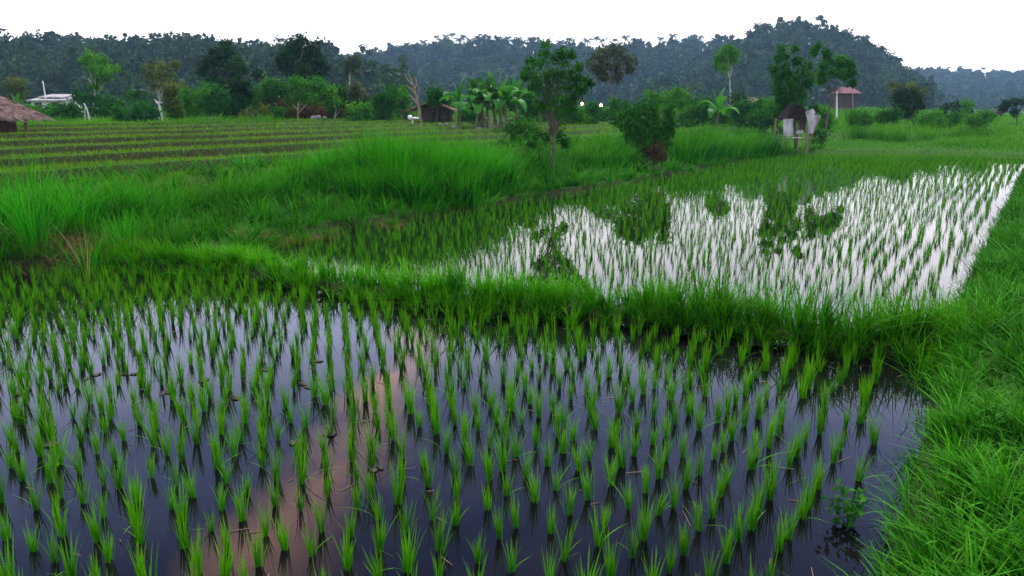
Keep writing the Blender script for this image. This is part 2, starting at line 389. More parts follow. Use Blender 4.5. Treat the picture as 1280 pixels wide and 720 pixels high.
for a, z in (zA, zB, zC, zD):
    for v, f, t in zip(a.v, a.f, a.t):
        allf.v.append(v)
    base = 0
    for f in a.f: allf.f.append(f + allf.n)
    allf.t += a.t; allf.o += a.o; allf.n += a.n
tag(obj('forest', allf, M['forest']), 'dense far woodland covering the hazy hills', kind='stuff')

# ------------------------------------------------------------------ grass as stuff
def scatter(Ya, Yb, s0, s1, dens):
    N = int(dens * (s1 - s0) * (Yb ** 2 - Ya ** 2) / 2)
    Yd = np.sqrt(rng.random(N) * (Yb ** 2 - Ya ** 2) + Ya ** 2); return rng.uniform(s0, s1, N) * Yd, Yd
def split(Ya, Yb, s0, s1, dens):
    x, y = scatter(Ya, Yb, s0, s1, dens); z, dn, df, v = height(x, y, True)
    return x, y, z, dn, df, v, np.minimum(dn, df)
UA = rng.uniform
def tufts(a, x, y, z, h, n, spread, w, seg, lean=(.05, .5), bend=(.1, .8), pull=None, tone0=.5):
    """fans of blades: every centre gets n blades leaning outward"""
    m = len(x); i = np.repeat(np.arange(m), n); k = len(i)
    an = UA(0, 6.28, k); q = np.abs(rng.normal(0, spread, k)); f = np.clip(q / (2 * spread), 0, 1)
    az = an + rng.normal(0, .45, k)
    if pull is not None:
        pl = np.asarray(pull)[i]; sel = UA(0, 1, k) < .45; az[sel] = (pl + rng.normal(0, .6, k))[sel]
    hh = np.asarray(h)[i] * UA(.55, 1.2, k)
    blades(a, np.stack([x[i] + np.cos(an) * q, y[i] + np.sin(an) * q, z[i] - .02], 1), hh, az, lean[0] + (lean[1] - lean[0]) * f * UA(.5, 1.2, k), UA(bend[0], bend[1], k), np.broadcast_to(w, (k,)) * UA(.65, 1.3, k), seg, .5, tone=np.clip(tone0 + rng.normal(0, .3, m), -.15, 1.1)[i])
# right bank
a = Acc()
for Ya, Yb, dens, n, w, hh, seg in ((1.2, 3.4, 62, 30, .014, .26, 6), (3.4, 6, 62, 27, .014, .26, 5), (6, 11, 45, 20, .014, .31, 4), (11, 22, 30, 12, .022, .29, 3), (22, 36, 14, 8, .034, .28, 2)):
    x, y, z, dn, df, v, dm = split(Ya, Yb, -.1, .95, dens)
    k = (v < -1.5) & (dm > .14 + .12 * noise(x * 2.5, y * 2.5 + 40)) & (ualong(x, y) < 21) & ~((dn < 1.0) & (df < 1.0) & (dn + df < 1.0))
    x, y, z, dm = x[k], y[k], z[k], dm[k]; m = len(x)
    hgt = hh * (.4 + .75 * fbm(x * 1.3, y * 1.3) + .35 * noise(x * 5, y * 5)) * np.exp(rng.normal(0, .22, m)) * (.62 + .38 * sm(.15, .7, dm))
    tufts(a, x, y, z, hgt, n, .05, w, seg, (.04, .5), (.1, .9), np.full(m, np.pi * 1.0))
for Ya, Yb, dens, n, w, seg in ((1.2, 6, 130, 16, .009, 4), (6, 14, 60, 14, .012, 3), (14, 24, 26, 10, .02, 2)):     # short grass down to the water
    x, y, z, dn, df, v, dm = split(Ya, Yb, -.1, .95, dens)
    k = (v < -1.5) & (dm > -.01) & (dm < .34) & (ualong(x, y) < 21) & ~((dn < 1.0) & (df < 1.0) & (dn + df < 1.0))
    x, y, z = x[k], y[k], z[k]; m = len(x)
    tufts(a, x, y, z, .13 * np.exp(rng.normal(0, .3, m)), n, .04, w, seg, (.05, .5), (.1, .9))
tag(obj('bank_grass', a, M['bank']), 'thick bright green grass on the right bank', kind='stuff')
# dyke between the two paddies
a = Acc()
x, y, z, dn, df, v, dm = split(5, 13, -.8, .75, 150)
k = (dn > -.01) & (df > .0) & ((dn + df < 1.0) | ((dn < .5) & (x > g(125, 335)[0]) & (x < -1.5)))
x, y, z, dn, df = x[k], y[k], z[k], dn[k], df[k]; m = len(x)
leftness = sm(1.5, -4.0, x)
hgt = (.29 - .09 * leftness + .08 * sm(.8, 1.6, x)) * (.45 + .8 * fbm(x * 1.9 + 9, y * 1.9) + .3 * noise(x * 6, y * 6)) * np.exp(rng.normal(0, .22, m))
tufts(a, x, y, z, hgt, 20, .035, .014, 4, (.03, .42), (.05, .85), np.where(dn < df, -np.pi / 2, np.pi / 2), .55 + .15 * leftness - .25 * sm(.2, 1.5, x))
tag(obj('dyke_grass', a, M['dyke']), 'shaggy green grass along the dyke between the paddies', kind='stuff')
# left bank
a = Acc()
for Ya, Yb, dens, n, w, hh, seg in ((5, 9, 26, 22, .013, .30, 5), (9, 14, 20, 18, .020, .38, 4), (14, 22, 13, 16, .030, .44, 4), (22, 36, 7, 12, .045, .44, 3)):
    x, y, z, dn, df, v, dm = split(Ya, Yb, -1.0, .5, dens)
    cl = fbm(x * .9, y * .9)
    k = (v > -1.5) & (v < T0 + .9 + 1.2 * noise(x * .6, y * .6)) & (dm > .05) & ~(dn + df < 1.0) & (x < .32 * y + 6)
    k &= ~((np.hypot(x + 5.4, y - 9.3) < .9) & (UA(0, 1, len(x)) < .8))      # the bare straw corner stays thin
    x, y, z, v, cl, dm = x[k], y[k], z[k], v[k], cl[k], dm[k]; m = len(x)
    hgt = hh * (.42 + .08 * noise(x * 5, y * 5) + 1.0 * cl * sm(-.5, 1.6, v) + .6 * sm(.8, 2.2, v) * noise(x * 1.4, y * 1.4)) * np.exp(rng.normal(0, .38, m)) * (1 - .5 * sm(T0 - .3, T0 + 1, v))
    tufts(a, x, y, z, hgt, n, .09, w, seg, (.05, .6), (.1, 1.0))
for Ya, Yb, dens, n, w, seg in ((5, 10, 70, 16, .011, 3), (10, 17, 36, 14, .016, 3), (17, 34, 14, 12, .028, 2)):
    x, y, z, dn, df, v, dm = split(Ya, Yb, -1.0, .5, dens)
    k = (v > -1.3) & (dm > 0) & (dm < .7) & ~(dn + df < 1.0) & (x < .34 * y + 6) & (noise(x * .9 + 20, y * .9) > .1) & (np.hypot(x + 5.4, y - 9.3) > .8)
    x, y, z = x[k], y[k], z[k]; m = len(x)
    tufts(a, x, y, z, .17 * np.exp(rng.normal(0, .3, m)), n, .07, w, seg, (.05, .6), (.1, 1.0))
tag(obj('wild_grass', a, M['wild']), 'rough wild grass covering the left bank', kind='stuff')
# terrace beds
a = Acc()
for Ya, Yb, dens, w, seg in ((8, 16, 420, .015, 2), (16, 28, 220, .026, 2), (28, 46, 90, .04, 2)):
    x, y, z, dn, df, v, dm = split(Ya, Yb, -1.0, .32, dens)
    vt = (v - T0 + .5 * (noise(ualong(x, y) * .12, v * .05) - .5)) / TW; fr = vt - np.floor(vt)
    pt = noise(x * .35, y * .35)
    k = (vt > 0) & (vt < TK + 3) & (dm > 1) & (x < .22 * y + 2) & np.where((fr < .1), UA(0, 1, len(x)) < .65, UA(0, 1, len(x)) < np.where(fr < .55, 1, .7))
    x, y, z, fr, pt = x[k], y[k], z[k], fr[k], pt[k]; n = len(x)
    blades(a, np.stack([x, y, z - .02], 1), (.065 + .06 * pt + .02 * (fr > .08) * (fr < .34)) * UA(.6, 1.4, n), UA(0, 6.28, n), UA(0, .4, n), UA(.1, .8, n), w * UA(.6, 1.3, n), seg)
tag(obj('terrace_grass', a, M['terrace']), 'short yellowish grass on the stepped beds', kind='stuff')
# fields beyond the paddies
a = Acc()
for Ya, Yb, dens, w, seg in ((26, 45, 60, .035, 2), (45, 80, 16, .08, 2), (80, 150, 4, .2, 2)):
    x, y, z, dn, df, v, dm = split(Ya, Yb, -.9, .9, dens)
    rough = sm(.46, .62, fbm(x * .13 + 3, y * .13)) * sm(31, 38, y) + .6 * sm(50, 60, y)
    vt = (v - T0) / TW
    k = (dm > .05) & ((vt < 0) | (vt > TK) | (x > .22 * y + 1)) & ((v > -1) | (ualong(x, y) > 19))
    x, y, z, rough = x[k], y[k], z[k], rough[k]; n = len(x)
    blades(a, np.stack([x, y, z - .02], 1), (.16 + .42 * rough) * UA(.6, 1.3, n), UA(0, 6.28, n), UA(0, .3, n), UA(.1, .8, n), w * UA(.6, 1.3, n), seg)
tag(obj('field_grass', a, M['field']), 'green grass and crops of the flat fields beyond', kind='stuff')
# straw on the left shore
a = Acc()
n = 900; c = g(55, 322, .1); x = c[0] + rng.normal(0, .75, n); y = c[1] + rng.normal(0, .25, n)
k = sdist(NEAR, x, y) > .0; x, y = x[k], y[k]; n = len(x)
blades(a, np.stack([x, y, height(x, y) + .01], 1), UA(.1, .3, n), UA(0, 6.28, n), UA(.6, 1.6, n), UA(0, .6, n), .01, 3)
tag(obj('dry_straw', a, M['dry']), 'brown dry straw lying along the left shore', kind='stuff')

# ------------------------------------------------------------------ rice
def rice_mesh(a, r, n, seg, w, P=(0, 0, 0), s=1.0):
    an = r.uniform(0, 6.28, n); q = np.abs(r.normal(0, .010, n)) * s
    p = np.stack([P[0] + np.cos(an) * q, P[1] + np.sin(an) * q, np.full(n, P[2] - .03)], 1)
    az = an + r.normal(0, .6, n); L0 = r.uniform(0, 6.28); ll = r.uniform(0, .07)
    hh = s * np.where(r.random(n) < .6, r.uniform(.19, .27, n), r.uniform(.10, .20, n))
    stray = r.random(n) < .025
    blades(a, p, hh, np.where(r.random(n) < .2, L0, az), r.uniform(.005, .10, n) + ll, np.where(stray, r.uniform(.4, 1.0, n), np.abs(r.normal(.05, .07, n))), w * r.uniform(.7, 1.25, n), seg, .6, r, r.uniform(.2, .8))
SP = .192
iu, iv = np.meshgrid(np.arange(-80, 170), np.arange(-80, 80))
def rice_points(poly, inset, su, sv, jit, seed):
    r = np.random.default_rng(seed)
    uu = iu * su + .0; vv = iv * sv
    vv = vv + .10 * (noise(uu * .5, vv * .35) - .5) * 2; uu = uu + .08 * (noise(vv * .6, uu * .3 + 5) - .5) * 2
    uu = uu + r.normal(0, jit, uu.shape); vv = vv + r.normal(0, jit * .8, vv.shape)
    x = (P0[0] + uu * DV[0] + vv * NV[0]).ravel(); y = (P0[1] + uu * DV[1] + vv * NV[1]).ravel()
    k = (sdist(poly, x, y) < -inset) & (r.random(len(x)) > .05)
    return x[k], y[k]
x, y = rice_points(NEAR, .13, SP, SP, .026, 21)
# which clumps show largest: nearest ones inside the frame
dep = y * cp - (0 - H) * sp
pxx = CX + F * x / dep; pyy = CY + F * ((H) * cp - y * sp) / dep
infr = (pxx > -5) & (pxx < 1285) & (pyy < 735) & (pyy > 0)
order = np.argsort(np.where(infr, dep, 1e6))[:300]
first = np.zeros(len(x), bool); first[order] = True
variants = []
for i in range(14):
    a = Acc(); rr = np.random.default_rng(100 + i); rice_mesh(a, rr, int(rr.integers(22, 42)), 5, .0085); variants.append(a.mesh('rice_plant', M['rice']))
proto = None
for i in order:
    if proto is None:
        proto = bpy.data.objects.new('rice_plant', variants[0]); o = proto
        tag(o, 'young green rice clump in the front rows of the dark near paddy', 'rice plant', 'rice clumps in the front rows of the near paddy')
    else: o = proto.copy()
    COL.objects.link(o)
    o.data = variants[int(rng.integers(0, 14))]
    s = rng.uniform(.72, 1.12)
    o.location = (x[i], y[i], 0); o.rotation_euler = (rng.normal(0, .05), rng.normal(0, .05), rng.uniform(0, 6.28)); o.scale = (s, s, s * rng.uniform(.9, 1.1))
a = Acc(); rr = np.random.default_rng(77)
for i in np.where(~first & (y > 1.2) & (np.abs(x) < .95 * y + 1))[0]:
    rice_mesh(a, rr, int(rr.integers(16, 28)), 4, .0095, (x[i], y[i], 0), rr.uniform(.74, 1.1))
x2, y2 = rice_points(FAR, .04, .17, .2, .038, 22)
for i in range(len(x2)):
    D = y2[i]
    if D < 12: rice_mesh(a, rr, int(rr.integers(8, 13)), 3, .009, (x2[i], y2[i], ZF), rr.uniform(.65, 1.0))
    else: rice_mesh(a, rr, int(rr.integers(5, 8)), 2, .010 + .0003 * (D - 12), (x2[i], y2[i], ZF), rr.uniform(.65, .98))
tag(obj('rice_seedlings', a, M['rice']), 'rows of young rice filling the back of the near paddy and the far paddy', kind='stuff')

# ------------------------------------------------------------------ small things in the water
def thing_mesh(name, a, mat, loc, label, cat, group=None): return tag(obj(name, a, mat, None, loc), label, cat, group)
clods = [(62, 555), (205, 492), (380, 482), (402, 452), (372, 552), (330, 462), (118, 470), (296, 500), (30, 492), (470, 585), (165, 468), (250, 478), (415, 545)]
cm = []
for i in range(4):
    a = Acc(); rr = np.random.default_rng(i)
    for q in range(3): rock(a, rr.normal(0, .02, 3) * [1.6, 1, .2], (rr.uniform(.025, .05), rr.uniform(.018, .03), .016), rr)
    cm.append(a.mesh('mud_clod', M['mud']))
c0 = None
for i, p in enumerate(clods):
    q = g(*p)
    if c0 is None:
        c0 = bpy.data.objects.new('mud_clod', cm[0]); o = c0; tag(o, 'dark lump of mud breaking the water between rice clumps', 'mud clod', 'mud clods in the near paddy')
    else: o = c0.copy(); o.data = cm[i % 4]
    COL.objects.link(o); o.location = (q[0], q[1], .004); o.rotation_euler = (0, 0, i * 1.3); o.scale = (.8, .8, .5)
a = Acc(); n = 260
x = UA(-6, 3, n); y = UA(2.6, 8.5, n); k = sdist(NEAR, x, y) < -.1; x, y = x[k], y[k]; n = len(x)
for i in range(n):
    an = UA(0, 6.28); l = UA(.01, .07); p = np.array([x[i], y[i], .004]); e = np.array([math.cos(an) * l, math.sin(an) * l, UA(0, .01)])
    tube(a, [p - e, p + e * UA(-.2, .2), p + e], [.0018, .0022, .001], 4, False)
tag(obj('floating_straw', a, M['deadwood']), 'bits of straw and twig floating on the near paddy', kind='stuff')
def weed(px, py, hgt, n, label):
    p = g(px, py); a = Acc(); st = Acc(); e = empty('water_weed', (p[0], p[1], 0), label, 'weed')
    for i in range(n):
        an = UA(0, 6.28); tip = np.array([math.cos(an) * UA(.02, .12), math.sin(an) * UA(.02, .12), hgt * UA(.5, 1)])
        c = curve((0, 0, -.03), tip, 5, 0, .006); tube(st, c, np.linspace(.003, .0015, 5), 5, False)
        leaves(a, np.repeat(c[2:], 5, 0) + rng.normal(0, .018, (15, 3)), .045, droop=-.1, aspect=.55)
    obj('leaves', a, M['midleaf'], e); obj('stem', st, M['midleaf'], e)
weed(1062, 655, .2, 7, 'leafy dark green weed in the water at the foot of the right bank')

# ------------------------------------------------------------------ tussocks and tall grass
def tussock(px, py, hgt, label):
    p = g(px, py, .12); z = max(hz(*p), .03); e = empty('grass_tussock', (p[0], p[1], z), label, 'grass tussock')
    a = Acc(); n = 170; an = UA(0, 6.28, n); q = UA(0, .14, n)
    blades(a, np.stack([np.cos(an) * q, np.sin(an) * q, 0 * q - .03], 1), hgt * UA(.5, 1.1, n), an, UA(.1, .5, n), UA(.3, 1.1, n), .009, 4); obj('dry_blades', a, M['dry'], e)
    a = Acc(); n = 90; an = UA(0, 6.28, n); q = UA(0, .1, n)
    blades(a, np.stack([np.cos(an) * q, np.sin(an) * q, 0 * q + .02], 1), hgt * UA(.7, 1.3, n), an, UA(.05, .4, n), UA(.1, .8, n), .009, 4); obj('green_blades', a, M['wild'], e)
for p in [(318, 306, .28, 'dry brown grass tussock at the corner where the dyke meets the bank'), (346, 303, .25, 'straw coloured tussock with green tips just right of the dyke corner tussock'),
          (378, 297, .24, 'third dry tussock along the left shore of the far paddy'), (408, 293, .24, 'tussock with pale dry skirt at the right end of the group of four'), (490, 279, .2, 'lone pale brown tussock on the shore away from the others')]: tussock(*p)

def tallclump(px, Yd, top, n, spread, label, group='tall grass clumps on the left bank', mat='tall', w=.03):
    n = int(n * 1.5); x = (px - CX) / F * Yd; z = hz(x, Yd); hgt = at(px, top, Yd)[2] - z
    a = Acc(); an = UA(0, 6.28, n); q = np.minimum(np.abs(rng.normal(0, spread * .5, n)), spread)
    hh = hgt * np.where(UA(0, 1, n) < .55, UA(.75, 1.05, n), UA(.4, .85, n))
    blades(a, np.stack([np.cos(an) * q, np.sin(an) * q, 0 * q - .05], 1), hh * 1.08, an + rng.normal(0, .5, n), UA(.02, .26, n), np.abs(rng.normal(.25, .28, n)), w * UA(.6, 1.3, n), 6, tone=UA(.1, .9) + rng.normal(0, .3, n))
    thing_mesh('tall_grass_clump', a, M[mat], (x, Yd, z), label, 'grass clump', group)
LB = 'tall deep green grass clump in the thick stand on the bank before the terraces'
for px, Yd, top, n, spd in [(385, 15, 187, 234, .4), (412, 15.4, 177, 261, .45), (440, 15.5, 172, 274, .45), (468, 15.6, 154, 331, .5), (495, 15.2, 160, 316, .5), (520, 15.8, 158, 331, .5), (546, 15.4, 164, 302, .45), (572, 16, 172, 302, .45), (597, 16.6, 168, 302, .45), (622, 17, 178, 261, .4), (455, 14.3, 197, 234, .4), (515, 14.5, 194, 247, .4), (570, 15, 198, 234, .4)]:
    tallclump(px, Yd, top, n, spd, LB)
for px, Yd, top, n, spd, lb in [(35, 9.6, 166, 120, .32, 'tallest thin grass clump at the left edge, reaching up to the thatched roof'), (92, 10.4, 196, 130, .4, 'dense tall grass clump right of the left edge clump'), (150, 11.5, 210, 120, .4, 'bushy grass clump in front of the nearest terrace bed'),
                               (200, 11, 208, 45, .3, 'sparse upright grass clump below the terraces'), (255, 12, 215, 70, .3, 'loose grass clump halfway along the left bank'), (310, 13, 205, 60, .3, 'grass clump with a few long blades before the thick stand'), (215, 9.8, 262, 90, .3, 'low arching grass clump above the dyke corner'), (95, 9, 268, 40, .25, 'low clump of broad blades above the straw shore'), (60, 11, 210, 110, .45, 'wide dark grass clump behind the left edge clump'), (10, 10.6, 205, 120, .4, 'dark grass clump cut by the left edge'), (125, 10.8, 214, 130, .4, 'thick grass clump between the two tallest left clumps'), (180, 11.6, 216, 130, .4, 'thick dark grass clump in front of the lowest terrace bed'), (232, 12.2, 214, 120, .4, 'dense grass clump left of the loose one'), (280, 12.8, 212, 130, .4, 'dense grass clump right of the loose one'), (335, 13.4, 205, 140, .4, 'dense grass clump a step left of the thick stand'), (360, 14, 198, 150, .4, 'tall grass clump at the left end of the thick stand'), (150, 9.9, 250, 90, .35, 'dark low grass clump midway down the left bank'), (270, 11.2, 245, 90, .35, 'dark low grass clump below the loose one'), (330, 12, 240, 90, .35, 'dark low grass clump above the shore tussocks')]:
    tallclump(px, Yd, top, n, spd, lb, None, 'wild' if 'loose' in lb or 'arching' in lb else 'tall', .014)
tallclump(97, 8.9, 262, 9, .03, 'small pale dry grass clump bending right on the left bank', None, 'dry', .014)
for px, Yd, top, lb in [(735, 22, 172, 'grass clump right of the slender tree trunk'), (850, 26, 158, 'tall grass clump right of the big round bush'), (880, 28, 152, 'tall grass clump under the small banana'), (925, 30, 158, 'tall grass clump left of the white sheeted shelter'), (955, 32, 160, 'narrow grass clump beside the shelter'), (715, 24, 168, 'grass clump just left of the clump by the slender trunk'), (755, 25, 162, 'grass clump between the slender tree and the big round bush'), (865, 27, 150, 'highest grass clump right of the big round bush'), (905, 29, 156, 'broad grass clump below the small banana'), (940, 31, 154, 'broad grass clump before the brown roofed shed'), (600, 20, 188, 'grass clump left of the slender tree'), (655, 21, 185, 'grass clump right behind the tall stand'), (770, 23, 180, 'grass clump left of the big round bush'),
                        (1065, 46, 152, 'tall grass clump behind the bright field'), (1095, 44, 148, 'second tall grass clump behind the bright field, by the dense dark bush'), (1115, 42, 152, 'tall grass clump in front of the dense dark bush'), (1150, 44, 150, 'tall grass clump right of the dense dark bush'), (1205, 50, 146, 'feathery grass clump near the flat topped shrub'), (1235, 52, 144, 'feathery grass clump before the distant white shack'), (1185, 48, 152, 'grass clump below the flat topped shrub')]:
    tallclump(px, Yd, top, 200, 1.1 if px > 1000 else .8 if px > 700 else .5, lb, None, 'field' if px > 1000 else 'wild', .03)

# ------------------------------------------------------------------ trees, shrubs, bananas
def tree(name, label, cat, px, Yd, clumps, leaf, mat, n=90, trunk_r=.1, bark='bark', fork=None, group=None, dr=.6, limb=True, droop=.3, aspect=.5, seed=None, parts=('trunk', 'crown'), base_px=None, shell=.5):
    """clumps: (px, py, radius px) of leaf clumps; each hangs at its own depth inside the crown"""
    r = np.random.default_rng(seed if seed is not None else int(px * 7 + Yd))
    bx = ((base_px or px) - CX) / F * Yd; bz = hz(bx, Yd); base = np.array([bx, Yd, bz])
    e = empty(name, base, label, cat, group)
    tr, cr = Acc(), Acc(); sc = Yd / F; trunk_r = trunk_r * .75; n = int(n * 2.8); leaf = leaf * .9
    xs_ = [c[0] for c in clumps]; half = max(max(xs_) - min(xs_), 10) * .5 * sc
    cs = []
    for (cx_, cy_, cr_) in clumps:
        dy = r.uniform(-1, 1) * dr * half
        cs.append((at(cx_, cy_, Yd) + [0, dy, 0] - base, cr_ * sc))
    top = max(cs, key=lambda c: c[0][2])[0]
    fz = min(c[0][2] for c in cs) if fork is None else (at(px, fork, Yd)[2] - bz)
    fz = max(fz, .15 * top[2])
    fx = np.mean([c[0][0] for c in cs]) * .5
    fp = np.array([fx, 0, fz])
    t1 = curve((0, 0, -.1), fp, 7, 0, trunk_r * .25, r)
    tube(tr, t1, trunk_r * np.array([1.35, 1.05, .98, .92, .88, .84, .8]), 9)
    for c, rad in cs:
        st = t1[-1] if c[2] > fz else t1[3]
        if limb: tube(tr, curve(st, c, 6, .12 * np.linalg.norm(c - st), .06 * np.linalg.norm(c - st) + .001, r), trunk_r * np.linspace(.32, .08, 6), 6, False)
        m = int(n * r.uniform(.75, 1.25)); d = r.normal(size=(m, 3)); d /= np.linalg.norm(d, axis=1)[:, None]
        rr = rad * np.where(r.random(m) < shell, r.uniform(.75, 1.12, m), r.uniform(.1, 1, m))
        q = d * rr[:, None] * np.array([1, 1, .85])
        lo = r.random(m) < .5; q[lo] = r.normal(0, .62, (lo.sum(), 3)) * rad * [1, 1, .95]
        q *= (1 + .35 * (noise(d[:, 0] * 2.2 + rad * 9, d[:, 2] * 2.2 + 5) - .5) * 2)[:, None]
        leaves(cr, c + q, leaf, r, droop, aspect, d * .7, r.uniform(.05, .95))
        for w_ in range(3 if limb else 0):
            tube(tr, curve(c, c + d[w_] * rad * .9, 4, 0, .02 * rad, r), trunk_r * np.linspace(.13, .04, 4), 4, False)
    obj(parts[0], tr, M[bark], e); obj(parts[1], cr, M[mat], e)
    return e
def rand_clumps(x0, x1, y0, y1, r0, r1, n, seed, dome=True):
    r = np.random.default_rng(seed); o = []
    for i in range(n):
        a = r.uniform(-1, 1); b = r.uniform(-1, 1)
        if dome: b = -1 + (b + 1) * (1 - .0 * a); b = max(b, -1 + 1.3 * abs(a) ** 2.2)
        o.append(((x0 + x1) / 2 + a * (x1 - x0) / 2, (y0 + y1) / 2 + b * (y1 - y0) / 2, r.uniform(r0, r1)))
    return o

T = tree
# the slender tree on the bank
T('young_tree', 'slender young tree with feathery upswept sprays and short bare trunk on the left bank', 'tree', 690, 19.6,
  [(682, 56, 6), (680, 68, 8), (676, 82, 9), (664, 76, 7), (660, 88, 8), (668, 98, 8), (672, 110, 8), (681, 98, 9), (684, 118, 9), (693, 74, 7), (700, 68, 7), (704, 80, 8), (712, 70, 5), (706, 94, 9), (716, 90, 7), (724, 84, 6), (722, 100, 8), (714, 110, 9), (727, 112, 7), (731, 100, 5), (700, 112, 9), (692, 128, 9), (706, 126, 9), (718, 122, 7), (690, 105, 9), (697, 92, 8), (688, 90, 8), (680, 134, 8), (700, 140, 8), (672, 130, 7), (712, 134, 7), (655, 96, 4), (735, 104, 4), (664, 108, 4)],
  .12, 'midleaf', 52, .06, 'bark', fork=172, droop=.15, aspect=.36, dr=.5)
T('sprouting_bush', 'low leafy sprouts around the bare trunk of the slender tree', 'bush', 688, 19.9, [(672, 168, 8), (683, 172, 7), (698, 170, 8), (706, 178, 6), (665, 180, 6)], .11, 'midleaf', 60, .02, parts=('stem', 'foliage'))
T('spreading_tree', 'grey green spreading tree with thin upright trunk and wide flat crown', 'tree', 762, 60,
  [(745, 75, 9), (755, 66, 9), (765, 63, 9), (775, 68, 9), (784, 78, 8), (790, 86, 5), (760, 80, 9), (772, 84, 9), (748, 88, 7), (757, 95, 6), (772, 97, 6), (740, 84, 5)], .32, 'greyleaf', 75, .15, 'bark', fork=108, dr=.8)
T('dark_round_tree', 'large dense dark round tree standing highest above the left shrubs', 'tree', 380, 62,
  [(378, 52, 8), (366, 58, 9), (390, 60, 9), (360, 70, 9), (374, 70, 11), (388, 73, 10), (398, 74, 8), (402, 84, 7), (358, 82, 7), (368, 88, 9), (382, 88, 10), (395, 92, 8), (372, 99, 6), (390, 101, 6), (405, 90, 4), (354, 75, 4)], .30, 'darkleaf', 130, .22)
T('dark_ragged_tree', 'dark ragged tree with uneven crown left of the large round one', 'tree', 278, 60,
  [(278, 58, 7), (270, 66, 8), (286, 66, 8), (262, 78, 8), (276, 78, 9), (290, 78, 8), (298, 84, 6), (255, 88, 7), (267, 92, 8), (282, 92, 8), (296, 95, 6), (310, 88, 5), (318, 92, 5), (258, 100, 5), (275, 104, 6), (288, 106, 5)], .30, 'darkleaf', 110, .16, 'bark', fork=118)
T('lopped_tree', 'lopped tree with bright leaf tufts on several pale stems', 'tree', 122, 48,
  [(117, 72, 7), (124, 76, 6), (107, 81, 5), (113, 86, 5), (125, 88, 6), (133, 86, 5), (140, 91, 6), (131, 97, 7), (122, 99, 5), (118, 108, 5), (143, 85, 4), (109, 76, 4)], .22, 'brightleaf', 75, .1, 'palebark', fork=128, dr=.6)
T('lopped_shrub', 'leafy green shrub at the foot of the lopped tree', 'shrub', 110, 46, [(92, 118, 6), (100, 124, 7), (112, 122, 7), (124, 126, 7), (132, 134, 8), (118, 138, 8), (145, 140, 7), (104, 140, 7), (150, 130, 5)], .2, 'midleaf', 75, .05, parts=('stem', 'foliage'))
T('olive_tree', 'olive yellow sparse tree with a leaning pale trunk', 'tree', 205, 55, [(187, 92, 7), (190, 100, 7), (184, 84, 5), (196, 108, 6), (205, 84, 7), (214, 90, 7), (210, 100, 7), (216, 80, 5), (202, 94, 7), (214, 112, 5)], .24, 'oliveleaf', 55, .09, 'palebark', fork=124, base_px=208)
T('thin_palm_like_tree', 'thin tall tree with a small drooping tuft crown right of the dark round tree', 'tree', 441, 80, [(441, 74, 5), (435, 78, 5), (447, 79, 5), (440, 84, 6), (446, 89, 4), (434, 88, 4)], .4, 'greyleaf', 60, .1, 'palebark', fork=92)
T('yellowish_round_bush', 'round olive bush behind the thatched roof at the left edge', 'bush', 20, 60, [(12, 108, 7), (20, 104, 7), (28, 108, 6), (16, 115, 7), (25, 116, 7), (20, 122, 6)], .26, 'oliveleaf', 80, .08)
T('slim_tree', 'slim tree with small bright crown on a bare stem before the right hill', 'tree', 908, 62, [(905, 66, 6), (914, 62, 6), (921, 66, 5), (899, 74, 5), (908, 76, 7), (917, 74, 6), (906, 86, 5), (896, 82, 4)], .26, 'brightleaf', 80, .08, 'palebark', fork=98)
T('round_bush', 'big dark round bush with a brown withered base on the bank', 'bush', 808, 23.5,
  [(790, 142, 10), (800, 136, 10), (812, 138, 11), (822, 145, 10), (832, 138, 8), (785, 155, 9), (797, 158, 11), (812, 158, 12), (826, 160, 11), (835, 152, 8), (790, 170, 10), (804, 175, 11), (818, 176, 10), (828, 178, 8), (812, 188, 9), (780, 145, 6), (776, 158, 5), (838, 165, 6)], .13, 'midleaf', 120, .05, parts=('stem', 'foliage'), droop=.25)
T('withered_bush', 'brown withered shrub under the big round bush', 'shrub', 820, 22.6, [(814, 190, 8), (824, 186, 8), (818, 198, 7), (828, 196, 6)], .09, 'witherleaf', 70, .03, 'deadwood', parts=('stem', 'foliage'))
T('light_bush', 'bright rounded bush behind and above the big round bush', 'bush', 847, 48, [(836, 122, 8), (845, 116, 8), (856, 118, 8), (862, 124, 6), (840, 130, 8), (852, 130, 8), (830, 128, 5)], .2, 'brightleaf', 90, .06, parts=('stem', 'foliage'))
T('feathery_shrub', 'low feathery shrub behind the slender tree with dark gaps', 'shrub', 650, 24, [(640, 160, 9), (652, 156, 8), (662, 162, 8), (645, 174, 9), (657, 176, 8)], .13, 'midleaf', 80, .03, parts=('stem', 'foliage'))
